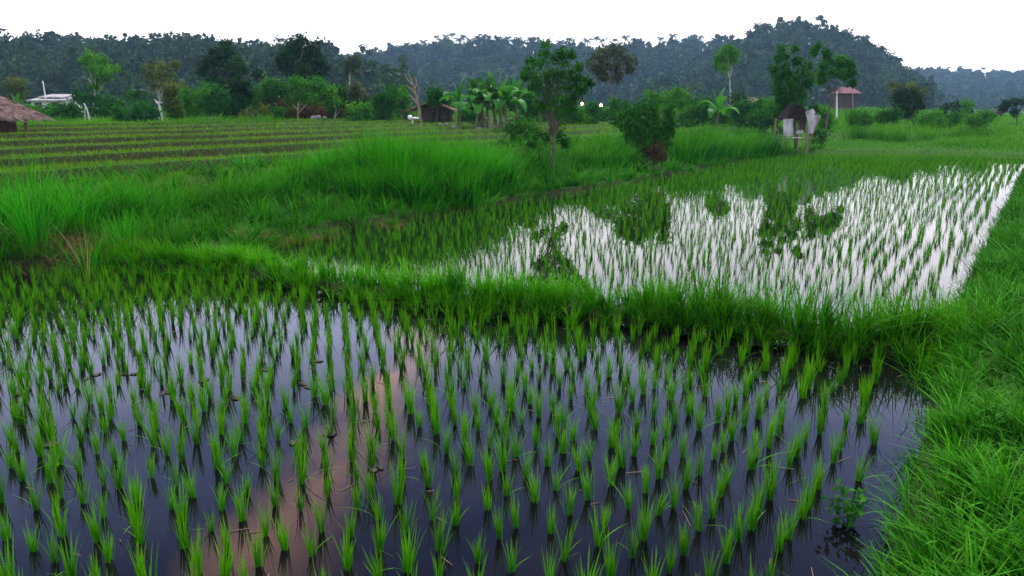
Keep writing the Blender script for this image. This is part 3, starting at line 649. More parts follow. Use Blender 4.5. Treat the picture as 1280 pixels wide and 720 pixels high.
# shelter tree, its neighbour
T('pollard_tree', 'pollarded tree with long upright sparse shoots above the white sheeted shelter', 'tree', 990, 34.6,
  [(974, 62, 4), (971, 74, 5), (972, 86, 6), (970, 98, 6), (978, 92, 6), (984, 70, 4), (985, 84, 5), (990, 98, 7), (983, 106, 8), (974, 112, 7), (997, 60, 4), (998, 76, 5), (1000, 90, 6), (1003, 104, 6), (994, 112, 8), (982, 120, 9), (976, 142, 6), (994, 130, 7), (996, 124, 8), (974, 124, 6), (1012, 66, 4), (1018, 58, 3), (1012, 82, 5), (1010, 96, 5), (988, 130, 8), (1004, 118, 6), (978, 136, 6), (1000, 132, 7), (1012, 136, 6), (984, 126, 7)], .17, 'midleaf', 85, .09, 'bark', fork=142, dr=.7)
T('leaning_tree', 'tree with dark tufted branches spreading right beside the shelter', 'tree', 1040, 40,
  [(1036, 66, 4), (1039, 74, 6), (1030, 82, 5), (1034, 90, 6), (1044, 84, 6), (1052, 74, 5), (1056, 82, 6), (1048, 92, 5), (1064, 80, 5), (1070, 90, 5), (1062, 94, 4), (1026, 92, 5), (1066, 104, 4), (1030, 100, 5)], .2, 'midleaf', 90, .06, 'bark', fork=126, base_px=1022)
T('dense_bush', 'dense dark bush with flat clipped top on a stubby stem', 'bush', 1134, 58, [(1120, 122, 7), (1128, 118, 8), (1138, 118, 8), (1147, 121, 7), (1122, 132, 8), (1133, 130, 9), (1145, 132, 8), (1130, 142, 7), (1140, 142, 7)], .22, 'darkleaf', 130, .1)
T('yellow_shoot_tree', 'thin tree with yellowish shoots behind the dense dark bush', 'tree', 1120, 75, [(1113, 106, 4), (1118, 112, 5), (1135, 108, 5), (1146, 108, 5), (1126, 108, 4), (1152, 114, 4)], .26, 'oliveleaf', 45, .07, fork=130)
T('flat_shrub', 'dark flat topped shrub on the far right fields', 'shrub', 1195, 80, [(1180, 140, 5), (1188, 134, 6), (1197, 130, 6), (1206, 132, 5), (1196, 140, 7), (1184, 148, 6), (1210, 140, 4)], .3, 'darkleaf', 75, .09)
T('bent_tree', 'small dark bent tree at the right edge of the fields', 'tree', 1262, 70, [(1262, 130, 5), (1270, 128, 5), (1278, 127, 5), (1258, 136, 5), (1265, 140, 5), (1284, 129, 4)], .28, 'darkleaf', 70, .1, base_px=1258)
T('far_field_tree', 'bright small tree just right of the flat topped shrub', 'tree', 1210, 78, [(1206, 128, 4), (1212, 131, 5), (1209, 138, 4)], .26, 'brightleaf', 60, .06)
# shrub line behind the terraces
SH = [(160, 146, 15, 12, 'midleaf', 'low green shrub left of the white stump'), (222, 138, 16, 14, 'brightleaf', 'bright shrub with bare stems right of the olive tree'), (248, 130, 17, 20, 'brightleaf', 'tall leafy shrub left of the little rail fence'), (270, 128, 14, 18, 'midleaf', 'thin shrub behind the little rail fence'), (300, 132, 20, 20, 'midleaf', 'mid green shrub under the dark ragged tree'), (328, 128, 20, 22, 'midleaf', 'wide shrub between the two dark trees'),
      (352, 126, 18, 24, 'midleaf', 'shrub with brownish stems left of the brown hut'), (380, 122, 22, 24, 'brightleaf', 'bright tall shrub under the dark round tree'), (408, 124, 20, 22, 'brightleaf', 'bushy shrub at the right of the dark round tree'), (432, 128, 18, 20, 'midleaf', 'rounded green shrub under the thin tufted tree'), (455, 142, 18, 10, 'brightleaf', 'low bright shrub at the end of the shrub line'), (475, 146, 16, 9, 'brightleaf', 'low spreading shrub left of the wooden hut'), (500, 128, 14, 20, 'brightleaf', 'leafy shrub with yellow leaves right in front of the wooden hut'), (548, 122, 14, 8, 'midleaf', 'shrub peeping over the roof of the wooden hut'),
      (420, 140, 14, 14, 'midleaf', 'smaller shrub in front of the rounded green one'), (340, 146, 12, 9, 'midleaf', 'low shrub in front of the wide one'), (75, 140, 24, 9, 'midleaf', 'wide low hedge-like shrub before the white house'), (180, 140, 14, 9, 'midleaf', 'low shrub beside the pale forked stump'), (715, 148, 14, 10, 'brightleaf', 'low bright shrub under the two lamps'), (745, 146, 16, 9, 'midleaf', 'low shrub right of the two lamps'), (690, 146, 12, 8, 'midleaf', 'small shrub just left of the lamps'), (890, 142, 20, 14, 'midleaf', 'shrub around the small banana on the right'), (935, 142, 20, 16, 'midleaf', 'shrub in front of the brown roofed shed'), (960, 140, 14, 18, 'brightleaf', 'shrub left behind the white sheeted shelter'), (1030, 148, 10, 12, 'brightleaf', 'bright shrub right behind the shelter'), (925, 128, 8, 8, 'darkleaf', 'dark shrub against the right hill by the shed'), (10, 146, 18, 10, 'midleaf', 'shrub under the eave of the thatched roof'),
      (708, 158, 14, 12, 'midleaf', 'leafy shrub right behind the slender tree'), (740, 160, 14, 12, 'brightleaf', 'bright leafy shrub midway between the slender tree and the big round bush'), (768, 152, 12, 12, 'midleaf', 'shrub touching the left side of the big round bush'), (862, 146, 14, 14, 'brightleaf', 'bright shrub touching the right side of the big round bush'), (878, 132, 12, 12, 'midleaf', 'taller shrub left of the small banana'), (912, 148, 14, 10, 'brightleaf', 'bright shrub right of the small banana'), (952, 150, 12, 12, 'midleaf', 'dark shrub touching the left side of the shelter'), (1075, 146, 14, 8, 'brightleaf', 'bright shrub under the thin grey pole'), (1108, 146, 14, 8, 'midleaf', 'low shrub left of the dense dark bush'), (1165, 148, 16, 8, 'brightleaf', 'low bright shrub right of the dense dark bush'), (1225, 148, 14, 7, 'brightleaf', 'low bright shrub in front of the distant white shack'), (1190, 150, 14, 6, 'midleaf', 'low shrub in front of the flat topped shrub'), (660, 148, 14, 9, 'brightleaf', 'bright low shrub right of the bananas'), (820, 126, 12, 10, 'brightleaf', 'bright shrub peeping over the big round bush'), (590, 146, 12, 8, 'midleaf', 'low shrub between the bananas'), (470, 132, 12, 12, 'midleaf', 'thin shrub left of the leafy shrub by the wooden hut'),
      (138, 136, 14, 14, 'midleaf', 'leafy shrub under the right branches of the lopped tree'), (172, 132, 10, 16, 'midleaf', 'upright shrub midway between lopped tree and olive tree'), (215, 122, 10, 16, 'oliveleaf', 'olive shrub at the foot of the olive tree'), (300, 112, 12, 10, 'darkleaf', 'dark shrub just below the crown of the dark ragged tree'), (345, 112, 14, 12, 'midleaf', 'tall shrub filling the gap between the two dark trees'), (398, 110, 14, 10, 'midleaf', 'tall shrub under the right side of the dark round tree'), (450, 118, 10, 16, 'greyleaf', 'grey green shrub beneath the thin tufted tree'), (484, 124, 10, 16, 'midleaf', 'upright leafy shrub left of the dead snag'), (556, 136, 10, 10, 'brightleaf', 'shrub squeezed between wooden hut and first banana'), (600, 118, 12, 18, 'midleaf', 'tall shrub behind the banana clump'), (636, 124, 12, 16, 'midleaf', 'tall shrub behind the single banana'), (664, 128, 10, 14, 'midleaf', 'upright shrub left of the feathery crown'), (708, 134, 10, 10, 'midleaf', 'shrub right of the slender trunk in the tree line'), (735, 140, 10, 8, 'midleaf', 'dark shrub between and below the two lamps'), (775, 136, 12, 10, 'midleaf', 'shrub at the foot of the spreading tree'), (50, 142, 16, 10, 'brightleaf', 'bright shrub before the white leaning pole'), (262, 116, 8, 12, 'midleaf', 'slim shrub under the left side of the dark ragged tree'), (318, 144, 16, 10, 'oliveleaf', 'olive low shrub by the grey stones'), (366, 146, 18, 9, 'oliveleaf', 'brownish olive hedge-like shrub under the tall bright one'), (392, 146, 16, 9, 'witherleaf', 'brown withered shrub by the largest grey stones'), (345, 138, 12, 8, 'witherleaf', 'brown withered shrub in the middle of the shrub line'), (440, 146, 14, 8, 'oliveleaf', 'olive low shrub at the right end of the shrub line')]
for i, (px, cy_, w_, h_, mt, lb) in enumerate(SH):
    r = np.random.default_rng(900 + i); Yd = (43 + r.uniform(-3, 3)) if px < 680 else 46 + r.uniform(-2, 6)
    cl = [(px + r.uniform(-1, 1) * w_ * .8, cy_ + r.uniform(-1, 1) * h_ * .8, r.uniform(5, 8.5)) for _ in range(int(7 + w_ * h_ / 28))]
    T('shrub', lb, 'shrub', px, Yd, cl, .17, mt, 62, .035, 'bark' if i % 3 else 'deadwood', fork=cy_ + h_ * .7 if cy_ + h_ < 150 else None, parts=('stem', 'foliage'), seed=900 + i, aspect=.6)

WB = [(716, 190, 'midleaf', 'dark weedy bush low on the bank right of the slender trunk'), (742, 182, 'brightleaf', 'bright weedy bush on the bank midway to the big round bush'), (766, 186, 'midleaf', 'weedy bush on the bank just left of the withered shrub'), (848, 182, 'brightleaf', 'weedy bush on the bank right of the withered shrub'), (872, 176, 'midleaf', 'dark weedy bush on the bank below the small banana'), (898, 178, 'brightleaf', 'bright weedy bush at the edge of the far paddy below the small banana'), (928, 172, 'midleaf', 'weedy bush at the edge of the far paddy left of the shelter'), (956, 172, 'darkleaf', 'dark weedy bush at the left foot of the shelter'), (662, 196, 'darkleaf', 'dark weedy bush left of the slender trunk on the bank'), (640, 186, 'midleaf', 'weedy bush right behind the end of the tall grass stand'), (1024, 172, 'midleaf', 'weedy bush at the right foot of the shelter')]
for i, (px, py, mt, lb) in enumerate(WB):
    r = np.random.default_rng(300 + i); q = g(px, py + 8, .45); near_ = q[1] < 15; sc_ = 1.0 if not near_ else 1.3
    cl = [(px + r.normal(0, 9) * sc_, py + r.uniform(-9, 5) * sc_, r.uniform(4, 7.5) * sc_) for _ in range(7)]
    tree('weedy_bush', lb, 'bush', px, float(q[1]), cl, .10 if not near_ else .06, mt, 42, .015, 'bark', parts=('stem', 'foliage'), seed=300 + i, aspect=.6)

def banana(px, Yd, top, base_py, n, label, stems=1, spread=.5):
    x = (px - CX) / F * Yd; z = hz(x, Yd); hgt = at(px, top, Yd)[2] - z
    e = empty('banana_plant', (x, Yd, z), label, 'banana plant'); r = np.random.default_rng(int(px)); a = Acc()
    for s in range(stems):
        bx, by = (r.uniform(-1, 1) * spread if stems > 1 else 0), (r.uniform(-1, 1) * spread if stems > 1 else 0); hs = hgt * r.uniform(.42, .5) * (1 if s == 0 else r.uniform(.7, 1))
        st = Acc(); tube(st, curve((bx, by, -.1), (bx + r.normal(0, .08), by, hs), 6, 0, .015, r), np.linspace(.11, .06, 6), 9); obj('stem', st, M['bananastem'], e)
        for i in range(n):
            an = i * 2.4 + r.uniform(-.3, .3); L_ = hgt * r.uniform(.42, .58) * (1 if s == 0 else .85); up = r.uniform(.45, 1.3) if i % 4 else 1.5; k = 9
            t = np.linspace(0, 1, k); el = up - (r.uniform(1.5, 2.3) if up < 1.4 else .5) * t ** 1.3
            seg = L_ / (k - 1); hor = np.concatenate([[0], np.cumsum(np.cos(el[:-1]) * seg)]); ver = np.concatenate([[0], np.cumsum(np.sin(el[:-1]) * seg)])
            w_ = .19 * L_ * np.clip(np.sin(np.pi * np.clip((t - .12) / .9, 0, 1)), 0.04, 1) ** .6
            sd = np.array([-math.sin(an), math.cos(an), 0]); c = np.stack([bx + np.cos(an) * hor, by + np.sin(an) * hor, hs * .95 + ver], 1)
            V = np.stack([c - sd * w_[:, None] + [0, 0, 1] * w_[:, None] * .35, c, c + sd * w_[:, None] + [0, 0, 1] * w_[:, None] * .35], 1)
            q = []
            for m in range(k - 1): q += [[m * 3, m * 3 + 1, m * 3 + 4, m * 3 + 3], [m * 3 + 1, m * 3 + 2, m * 3 + 5, m * 3 + 4]]
            a.add(V, q, np.repeat(t, 3))
    obj('leaves', a, M['banana'], e)
banana(575, 39, 88, 150, 10, 'banana plant with pale upright leaves right of the wooden hut')
banana(618, 37, 82, 155, 9, 'clump of banana plants with drooping leaves left of the slender tree', 6, 1.15)
banana(647, 38, 92, 150, 9, 'single banana plant at the right end of the banana clump')
banana(38, 42, 112, 150, 7, 'short banana plant beside the thatched roof at the left edge')
banana(890, 44, 106, 152, 8, 'small banana plant on the right behind the round bush')
banana(410, 44, 108, 150, 6, 'young banana plant with one upright leaf among the left shrubs')

# coconut palms and lone trees on the ridges
def palm_proto(hgt):
    tr, cr = Acc(), Acc(); r = np.random.default_rng(5)
    tube(tr, curve((0, 0, -1), (.3, 0, hgt), 6, 0, .1, r), np.linspace(.28, .16, 6), 6)
    for i in range(20):
        an = i * 2.4; L_ = 3.4 * r.uniform(.85, 1.1); k = 7; t = np.linspace(0, 1, k); el = r.uniform(-.2, 1.1) - 1.5 * t
        seg = L_ / (k - 1); hor = np.concatenate([[0], np.cumsum(np.cos(el[:-1]) * seg)]); ver = np.concatenate([[0], np.cumsum(np.sin(el[:-1]) * seg)])
        c = np.stack([.3 + np.cos(an) * hor, np.sin(an) * hor, hgt + ver], 1); sd = np.array([-math.sin(an), math.cos(an), 0])
        for m in range(1, k):
            for s in (-1, 1):
                tip = c[m] + sd * s * .7 * (1.1 - t[m] * .6) + [math.cos(an) * .3, math.sin(an) * .3, -.75]
                p = c[m - 1]; cr.add([p, c[m], tip, tip], [[0, 1, 2, 2]])
    return tr, cr
tr, cr = palm_proto(9.0)
pal = None
for i, (px, top) in enumerate([(545, 46), (552, 50), (558, 45), (565, 43), (573, 49), (580, 45), (588, 50), (596, 46), (604, 44), (612, 46), (622, 48), (634, 47), (648, 48), (655, 52), (664, 48), (700, 52), (712, 49), (735, 50), (745, 47), (752, 50), (770, 50), (782, 46), (795, 50), (826, 48), (842, 44), (866, 45), (508, 55), (493, 58), (530, 52), (1200, 84), (1186, 85), (1230, 86)]):
    Yd = 498 if px < 1100 else 757
    if pal is None:
        pal = empty('palm_tree', (0, 0, 0), 'small coconut palm silhouetted against the white sky on the far blue ridge', 'palm tree', 'palms along the far ridge')
        obj('trunk', tr, M['bark'], pal); obj('crown', cr, M['forest'], pal); o = pal
    else: o = copy_tree(pal)
    if px > 1100: o['label'] = 'tiny palm breaking the skyline of the lowest distant hills on the right'; o['group'] = 'palms on the distant right hills'
    tp = at(px, top - 2, Yd); s = .85 + .3 * ((i * 37) % 10) / 10
    o.location = (tp[0], Yd, tp[2] - 10.2 * s); o.rotation_euler = (0, 0, i * 1.7); o.scale = (s, s, s)
pB = None
for i, (px, top, Yd, s) in enumerate([(40, 50, 230, .85), (78, 43, 230, .85), (118, 48, 229, .8), (178, 48, 228, .8), (205, 48, 230, .85), (240, 43, 230, .85), (300, 53, 228, .8)]):
    o = copy_tree(pal); o['label'] = 'coconut palm rising from the skyline of the dark wooded hill on the left'; o['group'] = 'palms on the left hill'
    tp = at(px, top, Yd); o.location = (tp[0], Yd, tp[2] - 10.2 * s); o.rotation_euler = (0, 0, i * 2.1); o.scale = (s, s, s)
def skytree(label, px, Yd, clumps, leaf, n=70, tr_=.35, fork=None):
    e = tree('ridge_tree', label, 'tree', px, Yd, clumps, leaf, 'forest', n, tr_, 'bark', fork=fork, seed=int(px), dr=.8)
    # stand it on the hill: shorten the trunk to the hillside
    return e
skytree('umbrella shaped tree on the skyline right of the dark round tree', 404, 226, [(396, 58, 5), (404, 56, 5), (412, 58, 5), (418, 62, 4), (390, 62, 4), (408, 64, 4), (400, 66, 4)], 1.2, 45)
skytree('big lone tree on the shoulder of the right hill', 1105, 330, [(1104, 62, 5), (1098, 68, 6), (1108, 70, 6), (1116, 74, 5), (1122, 78, 4), (1094, 76, 6), (1104, 80, 6), (1114, 84, 5)], 1.2, 75)
skytree('narrow tree left of the big lone tree on the right hill', 1089, 330, [(1090, 70, 3), (1091, 75, 3), (1090, 81, 4)], .9, 45)
skytree('tree with a gap below its crown at the top slope of the right hill', 1062, 345, [(1058, 54, 4), (1064, 53, 4), (1068, 59, 4), (1056, 60, 5), (1050, 56, 4)], 1.1, 50)
skytree('tall tree on the summit of the right hill', 952, 356, [(944, 34, 4), (952, 31, 5), (960, 34, 5), (948, 40, 5), (938, 40, 4)], 1.1, 50)
skytree('second tall tree on the summit right of the first', 1008, 356, [(1000, 38, 5), (1008, 34, 5), (1015, 38, 5), (1020, 44, 5)], 1.1, 60)
skytree('feathery tree on the skyline before the far ridge dips', 452, 262, [(446, 70, 4), (455, 62, 4), (461, 66, 3), (452, 74, 4)], 1.1, 35)
skytree('bare tall pale trunk tree on the left hill between the dark trees', 335, 200, [(330, 68, 5), (338, 66, 5), (345, 70, 4), (326, 74, 4)], .9, 40, .35)
# dead and bare things
def stick(name, label, cat, px, Yd, pts, rad, mat='deadwood', extra=()):
    x = (px - CX) / F * Yd; z = hz(x, Yd); b = np.array([x, Yd, z])
    a = Acc(); P = [at(p[0], p[1], Yd) - b for p in pts]; P[0][2] = -.1
    tube(a, P, np.linspace(rad, rad * .55, len(P)), 7)
    for br in extra:
        Q = [at(p[0], p[1], Yd) - b + [0, (i % 3 - 1) * .05, 0] for i, p in enumerate(br)]; tube(a, Q, np.linspace(rad * .6, rad * .2, len(Q)), 6)
    return thing_mesh(name, a, M[mat], b, label, cat)
stick('dead_tree', 'dead leaning snag with broken twigs rising beside the wooden hut', 'dead tree', 525, 37, [(527, 176), (526, 150), (523, 132), (518, 112), (511, 92)], .065, extra=[[(520, 118), (513, 110), (507, 106)], [(522, 126), (524, 112), (520, 102)], [(518, 112), (521, 104), (519, 97)], [(523, 132), (516, 122), (511, 118)], [(516, 106), (510, 100), (508, 97)]])
stick('bent_stick', 'white bent stick standing left of the lopped tree', 'stick', 111, 42, [(112, 155), (111, 146), (109, 137), (105, 129)], .05, 'white', extra=[[(107, 152), (106, 142), (106, 131)]])
stick('pale_stump', 'short white stump behind the terraces', 'stump', 151, 42, [(151, 156), (150, 148), (149.5, 146)], .09, 'white', extra=[[(152, 152), (151, 142), (148, 134)]])
stick('forked_stump', 'pale forked stump leaning left in the shrub line', 'stump', 202, 42, [(203, 143), (200, 134), (196, 126)], .05, 'white', extra=[[(197, 129), (193, 124)], [(198, 129), (204, 128)]])
stick('dead_stalk', 'bare brown dry stem by the shrub right of the olive tree', 'stick', 232, 41, [(233, 156), (231, 144), (229, 132)], .03)
stick('dry_post', 'thin grey post among the shrubs below the dark round tree', 'stick', 374, 41, [(374, 158), (372, 142), (373, 128)], .05, extra=[[(373, 142), (380, 134), (384, 128)], [(373, 138), (366, 130)]])
stick('dry_branch', 'pale dry branch standing between the shrubs near the wooden hut', 'stick', 420, 41, [(420, 157), (418, 146), (421, 136)], .04, extra=[[(419, 146), (425, 138)]])
stick('dead_stalk', 'grey bare branch standing under the banana clump', 'stick', 612, 36, [(612, 164), (611, 152), (613, 140)], .04, extra=[[(612, 152), (622, 156)], [(612, 150), (604, 144)]])
stick('dead_stalk', 'thin reddish stem with leaves right of the wooden hut', 'stick', 640, 25, [(642, 190), (641, 175), (643, 160)], .04)
# little rail fence
x = (278 - CX) / F * 42; z = hz(x, 42); e = empty('rail_fence', (x, 42, z), 'little broken rail fence of pale sticks before the left shrubs', 'fence'); b = np.array([x, 42, z])
for p in ((266, 136), (271, 140), (290, 142)):
    a = Acc(); q = at(p[0], p[1], 42) - b; tube(a, [(q[0] + .05, 0, -.1), q], [.035, .025], 6); obj('post', a, M['deadwood'], e)
for y0_, y1_ in ((152, 146), (149, 142)):
    a = Acc(); tube(a, [at(262, y0_, 41.95) - b, at(292, y1_, 41.95) - b], [.03, .025], 6); obj('rail', a, M['palebark'], e)

# stones
st = []
for i in range(5):
    a = Acc(); rr = np.random.default_rng(50 + i); rock(a, (0, 0, .08), (.22, .16, .13), rr); st.append(a.mesh('stone', M['stone']))
s0 = None
for i, (px, Yd, s) in enumerate([(131, 40, 1.2), (215, 41, 1.2), (288, 40, 1), (300, 40.5, 1.6), (318, 40, 1.1), (322, 40.6, .8), (335, 40.4, 1.2), (352, 41, .9), (398, 40.6, 1.8), (404, 40.2, 1.5), (412, 40, 1), (432, 39.6, 1), (552, 36, 1), (560, 36.4, .9), (568, 36.2, 1.1), (578, 36, .9), (588, 36.3, 1), (600, 36.1, 1.2), (618, 36, .9), (628, 36.4, 1.1), (640, 36, 1)]):
    if s0 is None:
        s0 = bpy.data.objects.new('stone', st[0]); o = s0
    else: o = s0.copy(); o.data = st[i % 5]
    COL.objects.link(o); x = (px - CX) / F * Yd; o.location = (x, Yd, hz(x, Yd) + .05); o.rotation_euler = (0, 0, i * .9); s *= .62; o.scale = (s, s, s)
    if px < 500: tag(o, 'grey stone lying along the top terrace in front of the left shrubs', 'stone', 'stones before the left shrubs')
    else: tag(o, 'grey stone in the low row of stones in front of the bananas', 'stone', 'stones before the bananas')

# ------------------------------------------------------------------ buildings
def gable(acc, cx, cy, z0, w, d, rise, th, over=0, ridge_y=True):
    """two pitched slabs with thickness, ridge along y"""
    for s in (-1, 1):
        V = np.array([(0, -d / 2, rise), (s * w / 2, -d / 2, 0), (s * w / 2, d / 2, 0), (0, d / 2, rise)], float)
        lo = V - [0, 0, th]; A = np.vstack([V, lo]) + [cx, cy, z0]
        acc.add(A, [[0, 1, 2, 3], [7, 6, 5, 4], [0, 4, 5, 1], [1, 5, 6, 2], [2, 6, 7, 3], [3, 7, 4, 0]])
# thatched hut at the left edge
Yd = 24.0; c = at(-22, 176, Yd); z = hz(c[0], Yd); e = empty('thatched_hut', (c[0], Yd, z), 'open hut with purplish brown thatched roof cut by the left edge', 'hut')
b = np.array([c[0], Yd, z]); ez = at(0, 146, Yd)[2] - z; rz_ = at(0, 120, Yd)[2] - z; half = at(27, 146, Yd)[0] - c[0]
a = Acc(); gable(a, 0, 0, ez, 2 * half, 2.4, rz_ - ez, .10)
n = 1500; s = UA(-1, 1, n); q = UA(0, 1, n)
P = np.stack([s * half * 1.0, UA(-1.2, 1.2, n), ez + (1 - np.abs(s)) * (rz_ - ez) + .01], 1)
roof = obj('roof', a, M['thatch'], e, smooth=False)
a = Acc(); blades(a, P, UA(.25, .5, n), np.where(s > 0, 0, np.pi) + rng.normal(0, .15, n), 1.0, .1, .025, 3)
V = a.v[0].reshape(-1, 2, 3)
for arr in a.v: arr[:, 2] = np.minimum(arr[:, 2], ez + (1 - np.abs(arr[:, 0]) / half) * (rz_ - ez) + .03 + .02 * rng.random(len(arr)))
obj('thatch', a, M['dry'] if False else M['thatch'], roof)
for sx, sy in ((-.72, -1), (.62, -1), (-.72, 1), (.62, 1)):
    a = Acc(); tube(a, [(sx * half * 1.02, sy * .95, -.1), (sx * half, sy * .95, ez + .3)], [.06, .05], 8); obj('post', a, M['deadwood'], e)
a = Acc(); box(a, (-.1, .6, .5), (half * 1.25, .06, 1.0)); obj('wall', a, M['wallwood'], e, smooth=False)
a = Acc(); tube(a, [(.5 * half, -1.0, .05), (.2 * half, -1.0, ez)], .03, 6); obj('brace', a, M['deadwood'], e)
# white house
Yd = 75.0; c = at(72, 135, Yd); z = hz(c[0], Yd); e = empty('white_house', (c[0], Yd, z), 'low white house with pale roof half hidden by the left shrubs', 'house')
w_ = at(92, 120, Yd)[0] - at(52, 120, Yd)[0]; ht = at(72, 125, Yd)[2] - z; rt = at(72, 120, Yd)[2] - z
a = Acc(); box(a, (0, 0, ht / 2), (w_, 3, ht)); wl = obj('wall', a, M['white'], e, smooth=False)
a = Acc(); box(a, (0, -.1, ht + .12), (w_ * 1.15, 3.6, .14), rx=.12); box(a, (0, .3, rt), (w_ * .8, 2.4, .12), rx=.12); obj('roof', a, M['sheet'], e, smooth=False)
for dx in (-.9, .7):
    a = Acc(); box(a, (dx, -1.5, ht * .6), (.7, .06, .8)); obj('window', a, M['wallwood'], e, smooth=False)
stick('white_pole', 'thin white leaning pole beside the white house', 'pole', 57, 74, [(58, 140), (57, 122), (54, 104), (53.5, 101)], .07, 'white', extra=[[(53.5, 102), (52, 103)]])
# wooden hut
Yd = 44.0; c = at(540, 152, Yd); z = hz(c[0], Yd); e = empty('wooden_hut', (c[0], Yd, z), 'small dark wooden hut with brown gabled roof between shrubs and bananas', 'hut')
sc_ = Yd / F; ez = at(540, 137, Yd)[2] - z; rt = at(540, 125, Yd)[2] - z
a = Acc(); gable(a, .1, 0, ez, 54 * sc_, 2.6, rt - ez, .09); obj('roof', a, M['tile'], e, smooth=False)
a = Acc(); box(a, (.3, .1, ez * .55), (34 * sc_, 2.0, ez * 1.1)); box(a, (.1, -.9, ez + .2), (24 * sc_, .05, .34), taper=.98); obj('wall', a, M['wallwood'], e, smooth=False)
a = Acc(); box(a, (-24 * sc_, -.3, ez * .93), (24 * sc_, 1.6, .06), ry=-.1); obj('awning', a, M['tile'], e, smooth=False)
for dx in (-33, -16):
    a = Acc(); tube(a, [(dx * sc_, -1.0, -.1), (dx * sc_, -1.0, ez * .9)], .045, 7); obj('post', a, M['deadwood'], e)
a = Acc(); box(a, (.35, -.93, ez * .45), (.5, .05, ez * .85)); obj('door', a, M['darkthatch'], e, smooth=False)
# white bundle beside it
p = at(513, 147, 41.5); a = Acc(); rock(a, (0, 0, 0), (.14, .12, .13), np.random.default_rng(1)); rock(a, (.28, 0, -.03), (.22, .08, .06), np.random.default_rng(2)); zz = hz(p[0], 41.5)
tube(a, [(.1, .05, zz - p[2]), (.1, .05, -.05)], .05, 6)
thing_mesh('white_sack', a, M['white'], p, 'white sack hung on a short post in front of the wooden hut', 'sack')
# white sheeted shelter
Yd = 33.5; c = at(991, 184, Yd); z = hz(c[0], Yd); e = empty('field_shelter', (c[0], Yd, z), 'small rickety field shelter with white weathered sheets under a dark thatch', 'shelter'); sc_ = Yd / F
B = np.array([c[0], Yd, z])
def lp(px, py, dy=0.): return at(px, py, Yd) - B + [0, dy, 0]
a = Acc(); A0 = [lp(979, 148, -.5), lp(1011, 143, -.5), lp(1005, 134, .0), lp(990, 129, .0)]; A1 = [lp(979, 147, .7), lp(1014, 142, .7), lp(1006, 134, .3), lp(989, 129, .3)]
V = np.array(A0 + A1 + [v - [0, 0, .1] for v in A0 + A1])
a.add(V, [[0, 1, 2, 3], [3, 2, 6, 7], [7, 6, 5, 4], [1, 5, 6, 2], [0, 3, 7, 4], [8, 9, 10, 11][::-1], [8, 12, 13, 9], [12, 15, 14, 13], [0, 8, 9, 1], [4, 5, 13, 12], [0, 4, 12, 8], [1, 9, 13, 5]])
roof = obj('roof', a, M['darkthatch'], e, smooth=False)
a = Acc(); n = 700; q = UA(0, 1, n); s = UA(0, 1, n); P = (lp(978, 150, -.57)[None] * (1 - q[:, None]) + lp(1004, 146, -.62)[None] * q[:, None]) * (1 - s[:, None]) + (lp(990, 129, 0)[None] * (1 - q[:, None]) + lp(1003, 131, 0)[None] * q[:, None]) * s[:, None]
blades(a, P, -UA(.15, .4, n), UA(0, 6.28, n), UA(0, .4, n), .1, .03, 2); obj('fringe', a, M['darkthatch'], roof)
def panel(name, pts, dy, mat, th=.03):
    a = Acc(); F0 = [lp(p[0], p[1], dy) for p in pts]; V = np.array(F0 + [v + [0, th, 0] for v in F0]); a.add(V, [[0, 1, 2, 3], [7, 6, 5, 4]] + [[i, (i + 1) % 4 + 0, (i + 1) % 4 + 4, i + 4][::-1] for i in range(4)]); return obj(name, a, M[mat], e, smooth=False)
panel('sheet', [(973, 170), (984, 169), (985, 148), (972.5, 149)], -.66, 'sheet')
panel('sheet', [(1003, 167), (1009, 166), (1019, 144), (1001, 142)], -.64, 'sheet')
panel('sheet', [(1001, 146), (1013, 141.5), (1010, 136), (1000.5, 139)], -.60, 'sheet')
panel('sheet', [(988, 167), (997, 166), (998, 162), (988, 163)], -.62, 'sheet')
panel('plank', [(994, 166), (1001, 165), (1002, 150), (995, 151)], -.5, 'wallwood')
for px, dy in ((977, -.58), (1005, -.56), (978, .8), (1008, .8)):
    a = Acc(); t_ = lp(px, 148, dy); tube(a, [(t_[0], dy, -.12), t_], [.05, .04], 7); obj('post', a, M['deadwood'], e)
a = Acc(); tube(a, [lp(976, 171, -.68), lp(996, 172, -.68)], .03, 6); obj('rail', a, M['palebark'], e)
a = Acc(); tube(a, [lp(1004, 178, -.6), lp(1012, 160, -.6)], .03, 6); obj('brace', a, M['deadwood'], e)
p = at(971, 178, 33.2); a = Acc(); r_ = .17; zz = hz(p[0], 33.2)
tube(a, [(0, 0, 0), (0, 0, .02), (0, 0, .2), (0, 0, .22), (0, 0, .4), (0, 0, .42), (0, 0, .56), (0, 0, .6)], [.15, .17, .165, .18, .18, .165, .165, .14], 14)
thing_mesh('barrel', a, M['barrel'], (p[0], 33.2, zz), 'dark blue barrel standing at the left of the white sheeted shelter', 'barrel')
